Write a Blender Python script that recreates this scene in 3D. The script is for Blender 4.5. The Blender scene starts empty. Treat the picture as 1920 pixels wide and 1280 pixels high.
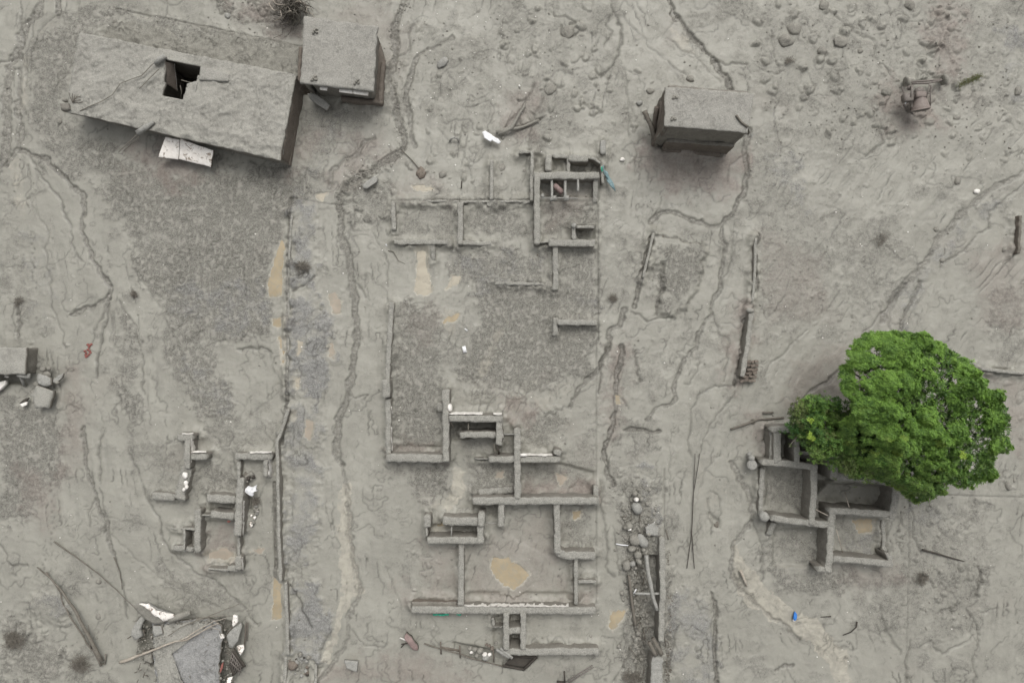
import bpy, bmesh, math, random
import numpy as np
from mathutils import Vector, Matrix, noise as mn
random.seed(7); rng = np.random.default_rng(7)
R = math.radians

# ------------------------------------------------------------------ camera, sky, sun, exposure
S = 40.0            # photograph pixels per metre on the ground
CZ = 32.0           # flying height of the camera
scn = bpy.context.scene
col = scn.collection
cam_d = bpy.data.cameras.new('camera'); cam = bpy.data.objects.new('camera', cam_d); col.objects.link(cam)
cam.location = (0, 0, CZ); cam_d.lens = 24; cam_d.sensor_width = 36; cam_d.sensor_fit = 'HORIZONTAL'
cam_d.clip_start = 0.1; cam_d.clip_end = 500
scn.camera = cam
SUN_EL, SUN_AZ = 58, 12     # azimuth measured clockwise from north (up in the picture)
world = bpy.data.worlds.new('World'); scn.world = world; world.use_nodes = True
wn = world.node_tree; wn.nodes.clear()
wo = wn.nodes.new('ShaderNodeOutputWorld'); bg = wn.nodes.new('ShaderNodeBackground')
sky = wn.nodes.new('ShaderNodeTexSky'); sky.sky_type = 'NISHITA'; sky.sun_disc = False
sky.sun_elevation = R(SUN_EL); sky.sun_rotation = R(SUN_AZ)
sky.air_density = 1.0; sky.dust_density = 6.0; sky.ozone_density = 1.0
hs = wn.nodes.new('ShaderNodeHueSaturation'); hs.inputs['Saturation'].default_value = 0.12
wn.links.new(sky.outputs[0], hs.inputs['Color']); wn.links.new(hs.outputs[0], bg.inputs[0])
bg.inputs[1].default_value = 0.14; wn.links.new(bg.outputs[0], wo.inputs[0])
sl = bpy.data.lights.new('sun', 'SUN'); sl.energy = .85; sl.angle = R(30); sl.color = (1, .975, .93)
so = bpy.data.objects.new('sun', sl); col.objects.link(so)
d = Vector((math.sin(R(SUN_AZ))*math.cos(R(SUN_EL)), math.cos(R(SUN_AZ))*math.cos(R(SUN_EL)), math.sin(R(SUN_EL))))
so.rotation_euler = d.to_track_quat('Z', 'Y').to_euler(); so.location = (0, 0, 40)
scn.view_settings.view_transform = 'Standard'; scn.view_settings.look = 'None'
scn.view_settings.gamma = 1.0; scn.view_settings.use_curve_mapping = False
scn.view_settings.exposure = 0.25

# ------------------------------------------------------------------ helpers
def P(px, py, h=0.0):
    """point at height h that stands over the given place of the survey"""
    f = (CZ-h)/CZ
    return Vector(((px-960)/S*f, (640-py)/S*f, h))
def GX(px): return (px-960)/S
def GY(py): return (640-py)/S

ORG = {}
def put(o, kind=None, label=None, cat=None, group=None):
    if kind: o['kind'] = kind
    if label: o['label'] = label
    if cat: o['category'] = cat
    if group: o['group'] = group
    return o
def thing(name, label, cat, loc, group=None):
    o = bpy.data.objects.new(name, None); col.objects.link(o)
    o.empty_display_size = .3; o.location = loc; ORG[o] = Vector(loc)
    return put(o, None, label, cat, group)
def mesh(name, V, F, mats, parent=None, mi=None, smooth=True):
    """V in world metres. With a parent the mesh becomes its part; alone its origin sits at its base."""
    V = np.array([tuple(v) for v in V], dtype=float)
    if parent is not None: L = ORG[parent]
    else: L = Vector((V[:, 0].mean(), V[:, 1].mean(), V[:, 2].min()))
    me = bpy.data.meshes.new(name)
    me.from_pydata((V-np.array(L)).tolist(), [], [list(f) for f in F])
    if not isinstance(mats, (list, tuple)): mats = [mats]
    for m in mats: me.materials.append(m)
    if mi is not None: me.polygons.foreach_set('material_index', np.array(mi, dtype=np.int32))
    if smooth: me.polygons.foreach_set('use_smooth', np.ones(len(F), dtype=bool))
    me.update()
    o = bpy.data.objects.new(name, me); col.objects.link(o); ORG[o] = L
    if parent is not None: o.parent = parent
    else: o.location = L
    return o
def merge(parts):
    V, F = [], []
    for v, f in parts:
        n = len(V); V += [Vector(a) for a in v]; F += [[i+n for i in q] for q in f]
    return V, F

# ---- numpy gradient noise
_p = rng.permutation(256); PERM = np.concatenate([_p, _p, _p]).astype(np.int32)
_a = rng.random(256)*2*np.pi; GRX, GRY = np.cos(_a), np.sin(_a)
def perlin(x, y, seed=0):
    x = x+seed*17.31; y = y-seed*9.77
    xi = np.floor(x).astype(np.int32); yi = np.floor(y).astype(np.int32)
    xf = x-xi; yf = y-yi; u = xf*xf*xf*(xf*(xf*6-15)+10); v = yf*yf*yf*(yf*(yf*6-15)+10)
    def g(ix, iy, fx, fy):
        h = PERM[PERM[ix & 255]+(iy & 255)]
        return GRX[h]*fx+GRY[h]*fy
    a = g(xi, yi, xf, yf); b = g(xi+1, yi, xf-1, yf); c = g(xi, yi+1, xf, yf-1); e = g(xi+1, yi+1, xf-1, yf-1)
    return (a+(b-a)*u+(c-a)*v+(a-b-c+e)*u*v)*1.5
def fbm(x, y, s, octv=3, seed=0):
    r = 0; am = 1; t = 0
    for k in range(octv):
        r = r+am*perlin(x/s, y/s, seed+k*3); t += am; am *= .55; s *= .5
    return r/t*1.3
def sstep(a, b, x):
    t = np.clip((x-a)/(b-a), 0, 1); return t*t*(3-2*t)

# ------------------------------------------------------------------ materials
def new_mat(name):
    m = bpy.data.materials.new(name); m.use_nodes = True
    n = m.node_tree.nodes; b = n['Principled BSDF']
    b.inputs['Specular IOR Level'].default_value = .25
    return m, n, m.node_tree.links, b
class NB:
    def __init__(s, n, l): s.n = n; s.l = l; s.tc = n.new('ShaderNodeNewGeometry').outputs['Position']
    def noise(s, scale, detail=3, rough=.6, dist=0, vec=None):
        t = s.n.new('ShaderNodeTexNoise'); t.inputs['Scale'].default_value = scale; t.inputs['Detail'].default_value = detail
        t.inputs['Roughness'].default_value = rough; t.inputs['Distortion'].default_value = dist
        s.l.new(vec or s.tc, t.inputs['Vector']); return t.outputs['Fac']
    def ramp(s, fac, a, b, c0=(0, 0, 0, 1), c1=(1, 1, 1, 1)):
        r = s.n.new('ShaderNodeValToRGB'); r.color_ramp.elements[0].position = a; r.color_ramp.elements[1].position = b
        r.color_ramp.elements[0].color = c0; r.color_ramp.elements[1].color = c1
        s.l.new(fac, r.inputs[0]); return r.outputs[0]
    def mix(s, fac, a, b, mode='MIX'):
        m = s.n.new('ShaderNodeMix'); m.data_type = 'RGBA'; m.blend_type = mode; m.clamp_factor = True
        for v, i in ((fac, m.inputs[0]), (a, m.inputs[6]), (b, m.inputs[7])):
            if isinstance(v, (int, float)): i.default_value = v
            elif isinstance(v, tuple): i.default_value = v if len(v) == 4 else (*v, 1)
            else: s.l.new(v, i)
        return m.outputs[2]
    def math(s, op, a, b=0.0, clamp=False):
        m = s.n.new('ShaderNodeMath'); m.operation = op; m.use_clamp = clamp
        for v, i in ((a, m.inputs[0]), (b, m.inputs[1])):
            if isinstance(v, (int, float)): i.default_value = v
            else: s.l.new(v, i)
        return m.outputs[0]
    def bump(s, h, strength, dist, b, prev=None):
        k = s.n.new('ShaderNodeBump'); k.inputs['Strength'].default_value = strength; k.inputs['Distance'].default_value = dist
        s.l.new(h, k.inputs['Height'])
        if prev: s.l.new(prev, k.inputs['Normal'])
        s.l.new(k.outputs[0], b.inputs['Normal']); return k.outputs[0]

MUD = (.262, .250, .214)
def coated(name, base, dark, scale=6.0, pale=None, bump=.5, rough=.85, fine=.5, spots=0.0, craze=0.0):
    """a solid of one colour under silt: mottled, grainy"""
    m, n, l, b = new_mat(name); B = NB(n, l)
    big = B.ramp(B.noise(scale, 5, .65, .6), .36, .66)
    c = B.mix(big, dark, base)
    gr = B.noise(max(18, scale*4), 3, .85)
    c = B.mix(fine, c, B.mix(B.ramp(gr, .33, .68), tuple(x*.45 for x in base), tuple(min(1, x*1.45) for x in base)))
    if pale: c = B.mix(B.ramp(B.noise(scale*.7, 4, .7, 1.2), .55, .62), c, pale)
    if spots: c = B.mix(B.math('MULTIPLY', B.ramp(B.noise(scale*3.1, 2, .5), .62, .66), spots), c, tuple(x*.4 for x in base))
    hb = B.noise(scale*2.2, 4, .7)
    if craze:
        ln = B.ramp(B.math('ABSOLUTE', B.math('SUBTRACT', B.noise(2.6, 6, .75, 1.0), .5)), 0, .014, (1, 1, 1, 1), (0, 0, 0, 1))
        ln = B.math('MULTIPLY', ln, B.ramp(B.noise(1.3, 3, .6), .42, .58)); c = B.mix(B.math('MULTIPLY', ln, craze), c, tuple(x*.35 for x in base))
        hb = B.math('SUBTRACT', hb, B.math('MULTIPLY', ln, .6))
    l.new(c, b.inputs['Base Color']); b.inputs['Roughness'].default_value = rough
    nb = B.bump(hb, bump, .04, b); B.bump(gr, bump*.9, .012, b, nb)
    return m
M = {}
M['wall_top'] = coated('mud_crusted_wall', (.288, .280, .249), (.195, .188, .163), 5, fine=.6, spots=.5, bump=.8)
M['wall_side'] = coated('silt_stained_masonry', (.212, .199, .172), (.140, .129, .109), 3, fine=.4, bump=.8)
M['roof'] = coated('concrete_roof_silt', (.288, .279, .250), (.225, .216, .190), 1.6, fine=.5, bump=.6, craze=.35)
M['roof_mud'] = coated('mud_covered_roof', (.300, .291, .258), (.245, .237, .208), 1.6, fine=.42, bump=.7, craze=.7)
M['plaster'] = coated('peeling_white_plaster', (.90, .86, .80), (.78, .73, .66), 5, pale=(.30, .25, .20), fine=.10, bump=.4)
M['plaster_clean'] = coated('white_plaster', (.78, .75, .70), (.58, .55, .49), 6, fine=.2, bump=.3)
M['brown'] = coated('brown_silted_wall', (.158, .136, .113), (.105, .088, .072), 3, fine=.35, bump=.5)
M['back_mud'] = coated('dark_lumpy_mud', (.228, .220, .189), (.170, .163, .140), 2.6, fine=.5, bump=1.0, craze=.8)
M['slab_grey'] = coated('grey_slab_silt', (.270, .268, .258), (.205, .202, .190), 2.4, fine=.6, bump=.7, craze=.6)
M['concrete'] = coated('pale_concrete', (.30, .295, .27), (.21, .205, .185), 5, fine=.4, bump=.6)
M['stone'] = coated('mud_coated_stone', (.250, .239, .207), (.170, .162, .140), 5, fine=.4, bump=.8)
M['wood'] = coated('muddy_wood', (.17, .155, .13), (.10, .088, .072), 6, fine=.4, bump=.6)
M['pale_wood'] = coated('stripped_pale_wood', (.42, .38, .32), (.25, .21, .17), 7, fine=.4, bump=.5)
M['dark_wood'] = coated('dark_wet_wood', (.075, .066, .055), (.04, .035, .03), 6, fine=.4, bump=.6)
M['brick'] = coated('silted_brick', (.20, .172, .143), (.09, .07, .055), 6, fine=.4, bump=.6)
M['metal'] = coated('muddy_steel', (.20, .18, .16), (.10, .085, .075), 8, fine=.35, rough=.6, bump=.4)
M['drum'] = coated('muddy_mixer_drum', (.215, .185, .165), (.15, .12, .105), 5, fine=.3, rough=.55, bump=.3)
M['white_plastic'] = coated('white_plastic', (.80, .80, .80), (.62, .62, .62), 9, fine=.1, rough=.5, bump=.4)
M['blue'] = coated('blue_plastic', (.045, .22, .60), (.03, .12, .40), 9, fine=.15, rough=.45, bump=.4)
M['teal'] = coated('teal_painted_metal', (.20, .30, .31), (.09, .13, .14), 5, fine=.3, rough=.5, bump=.4)
M['green_plastic'] = coated('green_plastic_net', (.03, .42, .27), (.03, .26, .17), 9, fine=.2, rough=.6)
M['red'] = coated('faded_red', (.27, .10, .085), (.17, .08, .065), 9, fine=.4)
M['pink_cloth'] = coated('muddy_pink_cloth', (.28, .21, .195), (.17, .12, .11), 7, fine=.3)
M['twig'] = coated('mud_grey_twig', (.21, .195, .16), (.11, .10, .085), 6, fine=.4)
M['void'] = coated('painted_dark_void', (.07, .062, .052), (.045, .04, .034), 3, fine=.4)  # near-black colour stands in for the darkness below the broken roof

# ------------------------------------------------------------------ survey of the ground: one sheet of mud
CELL = .05
fx = np.arange(-24.8, 24.8+CELL/2, CELL); fy = np.arange(-16.8, 16.8+CELL/2, CELL)
outer = []
st = CELL*1.5; c0 = 0
while c0 < 70: c0 += st; outer.append(c0); st *= 1.14
outer = np.array(outer)
xs = np.concatenate([fx[0]-outer[::-1], fx, fx[-1]+outer]); ys = np.concatenate([fy[0]-outer[::-1], fy, fy[-1]+outer])
NX, NY = len(xs), len(ys)
X, Y = np.meshgrid(xs, ys)          # rows: y ascending
ww1 = fbm(X, Y, 1.1, 3, 1); ww2 = fbm(X, Y, 1.1, 3, 21)
ws1 = perlin(X/.28, Y/.28, 5); ws2 = perlin(X/.28, Y/.28, 25)
ws3 = perlin(X/.13, Y/.13, 7); ws4 = perlin(X/.13, Y/.13, 27)
WXL = X+.18*ww1+.055*ws1+.016*ws3; WYL = Y+.18*ww2+.055*ws2+.016*ws4      # wandering coordinates for natural lines
fine1 = fbm(X, Y, .22, 3, 11); fine2 = fbm(X, Y, .12, 2, 31); mid = fbm(X, Y, .7, 3, 41); low = fbm(X, Y, 4.5, 3, 51)
big = fbm(X, Y, 2.0, 3, 61)
Z = .07*low+.025*mid+.004*fine1
rough = np.zeros_like(Z); blue = np.zeros_like(Z); brown = np.zeros_like(Z); tan = np.zeros_like(Z)
gul = np.zeros_like(Z); dark = np.zeros_like(Z)

def win(pts, mar):
    a = np.array(pts, float)
    i0, i1 = np.searchsorted(xs, [a[:, 0].min()-mar, a[:, 0].max()+mar]); j0, j1 = np.searchsorted(ys, [a[:, 1].min()-mar, a[:, 1].max()+mar])
    return slice(max(j0, 0), max(j1, j0+1)), slice(max(i0, 0), max(i1, i0+1))
def seg_dist(px, py, pts, closed=False):
    dd = np.full(px.shape, 1e9)
    n = len(pts)
    for k in range(n if closed else n-1):
        ax, ay = pts[k]; bx, by = pts[(k+1) % n]
        vx, vy = bx-ax, by-ay; L2 = vx*vx+vy*vy+1e-12
        t = np.clip(((px-ax)*vx+(py-ay)*vy)/L2, 0, 1)
        dd = np.minimum(dd, (px-ax-t*vx)**2+(py-ay-t*vy)**2)
    return np.sqrt(dd)
def inside(px, py, pts):
    r = np.zeros(px.shape, bool); n = len(pts)
    for k in range(n):
        ax, ay = pts[k]; bx, by = pts[(k+1) % n]
        if ay == by: continue
        c = ((ay > py) != (by > py)) & (px < (bx-ax)*(py-ay)/(by-ay)+ax)
        r ^= c
    return r
def W2(pts): return [(GX(a), GY(b)) for a, b in pts]
def region(pts, soft=.3, jag=.35, amt=1.0, straight=False):
    """window and 0..1 mask of a traced patch with an uneven border"""
    p = W2(pts); w = win(p, soft+jag+.4)
    px, py = (X[w], Y[w]) if straight else (WXL[w], WYL[w])
    dd = seg_dist(px, py, p, True); sd = np.where(inside(px, py, p), dd, -dd)
    sd = sd+jag*(.7*mid[w]+.45*fine1[w]+.5*big[w])
    return w, sstep(-soft, soft, sd)*amt
def paint(A, pts, soft=.3, jag=.35, amt=1.0, straight=False):
    w, m = region(pts, soft, jag, amt, straight); A[w] = np.maximum(A[w], m)
def line(pts, wpx, depth=.05, fill=0.6, drk=.6, straight=False, rim=.0):
    p = W2(pts); hw = wpx/S/2; w = win(p, hw+.5)
    px, py = (X[w], Y[w]) if straight else (WXL[w], WYL[w])
    dd = seg_dist(px, py, p)
    k = hw*np.clip(1+.5*mid[w]+.35*fine1[w]+.3*big[w], .5, 1.5) if not straight else hw
    if wpx > 4.5:
        core = 1-sstep(k*.75, k*1.1, dd); edge = np.exp(-((dd-k)/.036)**2)*(.5+.5*sstep(-.5, .3, mid[w]+.6*fine1[w]))
        edge = np.maximum(edge, .8*np.exp(-((dd-k*.35)/.03)**2)*sstep(0, .4, fine1[w]+.3*big[w]))
        tan[w] = np.maximum(tan[w], .35*np.exp(-((dd-k-.12)/.09)**2)*sstep(-.1, .5, mid[w]))
        Z[w] -= 1.1*depth*core+.04*edge-rim*np.exp(-((dd-k-.09)/.07)**2)
        gul[w] = np.maximum(gul[w], core*fill); dark[w] = np.maximum(dark[w], edge*drk)
        Z[w] += core*.02*fine2[w]
    else:
        e = np.exp(-(dd/max(hw, .034))**2)
        if not straight: e = e*sstep(-.75, .05, big[w]+.8*fine1[w]+.35)
        Z[w] -= 1.5*depth*e; dark[w] = np.maximum(dark[w], e*drk)
def lump(x, y, r, h, sq=1.0, ang=0.0, crater=0.0):
    w = win([(x, y)], r*1.6+.1)
    dx = WXL[w]-WXL[w].mean()-(x-X[w].mean()); dy = WYL[w]-WYL[w].mean()-(y-Y[w].mean())
    c, s = math.cos(ang), math.sin(ang)
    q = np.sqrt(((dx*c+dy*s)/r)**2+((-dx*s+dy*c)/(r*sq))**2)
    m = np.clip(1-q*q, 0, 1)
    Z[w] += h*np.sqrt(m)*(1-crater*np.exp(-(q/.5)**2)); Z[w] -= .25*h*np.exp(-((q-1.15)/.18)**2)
    dark[w] = np.maximum(dark[w], .45*np.exp(-((q-1.12)/.16)**2)*sstep(-.2, .5, (-dy/r)+.3*fine1[w]))  # shade painted on each lump's south side, away from the sun

# --- patches of coarse stubbly mud
ROUGH = [
 ([(170,262),(300,320),(400,322),(560,300),(590,330),(545,400),(515,470),(500,560),(500,630),(420,622),(380,640),(320,610),(280,540),(262,490),(235,440),(205,390),(180,330)], 1),
 ([(300,560),(500,560),(490,610),(430,640),(400,650),(400,690),(440,740),(440,790),(400,800),(350,740),(320,690),(310,620)], .8),
 ([(860,475),(1030,475),(1035,530),(1118,545),(1120,640),(1100,690),(1030,715),(960,740),(890,735),(860,690),(905,600),(890,545),(850,510)], 1),
 ([(742,580),(830,575),(840,650),(830,720),(830,840),(740,850),(735,700)], .8),
 ([(745,385),(858,385),(858,445),(745,445)], .5), ([(870,385),(995,380),(995,450),(900,445)], .65),
 ([(1015,380),(1115,380),(1115,445),(1015,445)], .8), ([(1050,470),(1118,470),(1118,600),(1050,595)], .75),
 ([(745,872),(845,872),(838,915),(800,940),(760,905)], 1),
 ([(0,730),(60,765),(115,780),(112,900),(60,965),(0,985)], .9),
 ([(1418,250),(1470,270),(1510,350),(1560,440),(1600,560),(1500,620),(1425,640),(1425,460),(1400,380)], .38),
 ([(1390,50),(1440,0),(1700,0),(1790,20),(1800,200),(1720,260),(1600,300),(1500,260),(1430,200)], .28),
 ([(1800,0),(1920,0),(1920,60),(1830,200),(1790,150)], .35),
 ([(1235,460),(1320,465),(1305,530),(1262,580),(1232,585)], .8),
 ([(1690,945),(1860,935),(1845,1180),(1720,1210),(1650,1130),(1685,1010)], .42),
 ([(1440,1068),(1600,1072),(1590,1105),(1460,1115)], .9), ([(1440,990),(1545,995),(1540,1060),(1440,1060)], .6),
 ([(1438,885),(1515,885),(1515,960),(1445,960)], .6), ([(1570,970),(1660,980),(1655,1040),(1565,1040)], .4),
 ([(235,580),(262,640),(262,770),(230,710),(222,640)], .7), ([(205,700),(262,730),(255,790),(215,740)], .8),
 ([(885,865),(960,870),(962,928),(890,928)], .8), ([(850,790),(930,825),(915,870),(850,860)], .5),
 ([(980,790),(1045,770),(1070,810),(1010,845),(980,845)], .7), ([(1040,840),(1115,800),(1115,925),(1060,900)], .4),
 ([(560,215),(650,215),(650,260),(570,330)], .5), ([(1560,420),(1680,400),(1700,470),(1630,580),(1580,560)], .45), ([(1860,560),(1920,520),(1920,690),(1860,690)], .5),
 ([(60,70),(150,15),(245,12),(225,62),(150,66),(122,206),(200,300),(130,330),(60,240)], .75), ([(0,300),(12,330),(30,450),(90,620),(70,640),(20,560),(0,540)], .35),
 ([(260,15),(560,90),(560,140),(220,60)], .5), ([(400,0),(560,0),(560,80),(420,30)], .7),
 ([(240,830),(330,830),(340,920),(285,930),(250,880)], .45), ([(390,860),(445,870),(445,920),(390,925)], .8),
 ([(400,800),(510,740),(530,800),(510,850),(440,845)], .3),
 ([(950,260),(1000,150),(1060,160),(1080,250),(1010,280)], .4), ([(930,0),(1090,0),(1100,180),(960,180)], .25),
 ([(790,60),(930,60),(940,230),(830,240)], .3), ([(1130,100),(1170,110),(1180,260),(1120,270)], .3),
 ([(0,1160),(60,1170),(120,1230),(180,1280),(0,1280)], .7), ([(40,1090),(110,1100),(130,1170),(60,1150)], .5),
 ([(300,1060),(420,1100),(450,1140),(360,1140),(300,1100)], .5), ([(1590,1105),(1700,1080),(1690,1200),(1620,1190)], .5),
 ([(1140,860),(1230,900),(1240,1000),(1180,1010),(1150,940)], .45), ([(1010,1170),(1110,1165),(1110,1210),(1010,1210)], .2),
 ([(980,870),(1110,880),(1110,925),(985,925)], .5), ([(1060,960),(1115,960),(1112,1030),(1058,1030)], .5),
 ([(620,180),(720,200),(700,240),(600,280),(560,240),(570,200)], .45), ([(660,350),(735,340),(735,410),(670,420)], .7),
 ([(1150,450),(1215,440),(1190,560),(1130,560)], .3), ([(1130,640),(1280,660),(1250,740),(1130,760)], .3)]
for p, a in ROUGH: paint(rough, p, .4, .75, a)
rough *= np.clip(.92+.35*big+.35*mid, .4, 1.1)
for p, a in (([(1165,1020),(1240,1000),(1262,1100),(1262,1285),(1160,1285),(1170,1180)], .8), ([(1165,910),(1235,900),(1240,1010),(1165,1010)], .7)): paint(rough, p, .3, .5, a)
BLUE = [([(548,382),(590,380),(592,545),(545,545)], .9), ([(545,562),(598,560),(620,610),(618,720),(598,738),(545,740)], 1),
 ([(543,755),(598,760),(600,900),(580,1060),(534,1085),(530,860)], .75), ([(540,1095),(590,1100),(622,1180),(600,1245),(545,1240)], 1),
 ([(1200,845),(1225,870),(1240,930),(1238,1010),(1210,960)], .7), ([(1262,1100),(1335,1120),(1345,1280),(1250,1280)], .6),
 ([(65,1095),(118,1100),(130,1165),(60,1140)], .5), ([(850,480),(1030,478),(1030,520),(900,560)], .5),
 ([(300,540),(500,530),(500,600),(420,630),(320,600)], .6), ([(340,660),(440,740),(430,800),(360,720)], .5),
 ([(1870,60),(1920,40),(1920,200),(1880,160)], .6), ([(1410,250),(1500,300),(1520,400),(1440,320)], .5),
 ([(1680,560),(1740,470),(1860,380),(1920,330),(1920,350),(1760,500),(1690,620)], .5),
 ([(1580,1000),(1640,990),(1650,1040),(1575,1040)], .5), ([(1690,930),(1800,940),(1790,1000),(1700,1010)], .4),
 ([(560,300),(640,200),(660,260),(560,360)], .4), ([(40,430),(90,430),(110,600),(60,600)], .35), ([(1060,550),(1118,560),(1118,590),(1060,590)],.5)]
for p, a in BLUE: paint(blue, p, .35, .6, a)
blue *= np.clip(.75+.5*big+.6*mid, .15, 1.1)
BROWN = [([(640,262),(700,240),(745,285),(650,345),(620,340)], .6), ([(240,262),(300,265),(400,315),(330,350),(230,300)], .9),
 ([(1195,270),(1400,290),(1370,370),(1260,360),(1200,320)], 1), ([(1378,560),(1410,580),(1392,730),(1365,700)], 1),
 ([(1148,640),(1175,650),(1165,800),(1140,840),(1140,760)], .9), ([(1490,690),(1640,620),(1620,760),(1480,770)], .6),
 ([(940,745),(1000,755),(990,800),(950,790)], .8), ([(880,1030),(1030,960),(1075,1125),(880,1125)], .45), ([(385,1000),(440,980),(445,1060),(385,1060)], .8),
 ([(1760,0),(1800,0),(1815,140),(1770,160),(1730,60)], .8), ([(1430,430),(1530,480),(1560,600),(1440,600)], .4),
 ([(1660,150),(1760,180),(1770,240),(1680,250),(1640,200)], .9), ([(430,0),(560,0),(560,85),(440,30)], .7), ([(1820,480),(1920,430),(1920,620),(1840,600)], .5),
 ([(1260,30),(1290,60),(1250,90)], .3), ([(940,180),(1010,160),(1000,270),(930,260)], .6), ([(745,845),(830,835),(830,860),(745,862)], .9),
 ([(980,905),(1115,905),(1115,932),(980,932)], 1), ([(775,1115),(1110,1115),(1110,1135),(775,1135)], .6), ([(740,1100),(860,1110),(860,1130),(760,1130)], .5),
 ([(600,1260),(760,1225),(900,1280),(600,1280)], .6), ([(120,690),(150,680),(150,860),(115,900)], .5), ([(730,365),(760,330),(830,330),(840,370)], .4),
 ([(1015,380),(1115,340),(1115,370),(1020,440)], .5), ([(850,590),(800,560),(760,600),(790,650)], .3), ([(40,880),(110,900),(90,980),(40,950)], .6),
 ([(1850,700),(1920,710),(1920,880),(1890,800)], .6), ([(1570,1060),(1680,1060),(1700,1090),(1600,1110)], .5), ([(1390,770),(1450,790),(1440,860),(1400,830)], .7),
 ([(800,1020),(855,1025),(855,1110),(800,1080)], .5), ([(620,40),(700,0),(760,60),(740,160)], .35), ([(540,330),(600,280),(600,250),(545,260)], .6)]
for p, a in BROWN: paint(brown, p, .5, .7, a)
brown = np.clip(brown*(.95+.6*mid)+.22*sstep(.35, .9, fbm(X, Y, 3.3, 3, 131)), 0, 1)
TAN = [([(640,905),(655,905),(660,1000),(668,1100),(645,1160),(620,1240),(605,1235),(640,1130),(634,1000)], 1.3),
 ([(655,1000),(672,1040),(678,1110),(662,1120)], .8), ([(1372,1010),(1390,1040),(1440,1110),(1520,1160),(1580,1220),(1600,1280),(1570,1280),(1520,1200),(1440,1160),(1385,1120)], 1.3),
 ([(825,590),(860,560),(858,620),(838,640)], .5), ([(940,610),(950,600),(930,680),(900,720),(890,700)], .5), ([(850,870),(878,880),(872,930),(840,955),(810,950),(850,920)], .7),
 ([(1255,40),(1275,60),(1310,100),(1300,110),(1262,80)], .6), ([(10,290),(40,290),(50,420),(30,380)], .5), ([(35,110),(55,110),(50,200),(35,210)], .5),
 ([(950,720),(1090,710),(1060,770),(960,770)], .35), ([(1130,720),(1280,700),(1290,790),(1180,800)], .2), ([(1730,480),(1900,450),(1900,600),(1740,600)], .15),
 ([(1300,860),(1380,880),(1380,960),(1310,980)], .3), ([(430,640),(500,650),(500,740),(440,720)], .25)]
for p, a in TAN: paint(tan, p, .12, .25, a)
tan = np.clip(tan, 0, 1)

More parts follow.
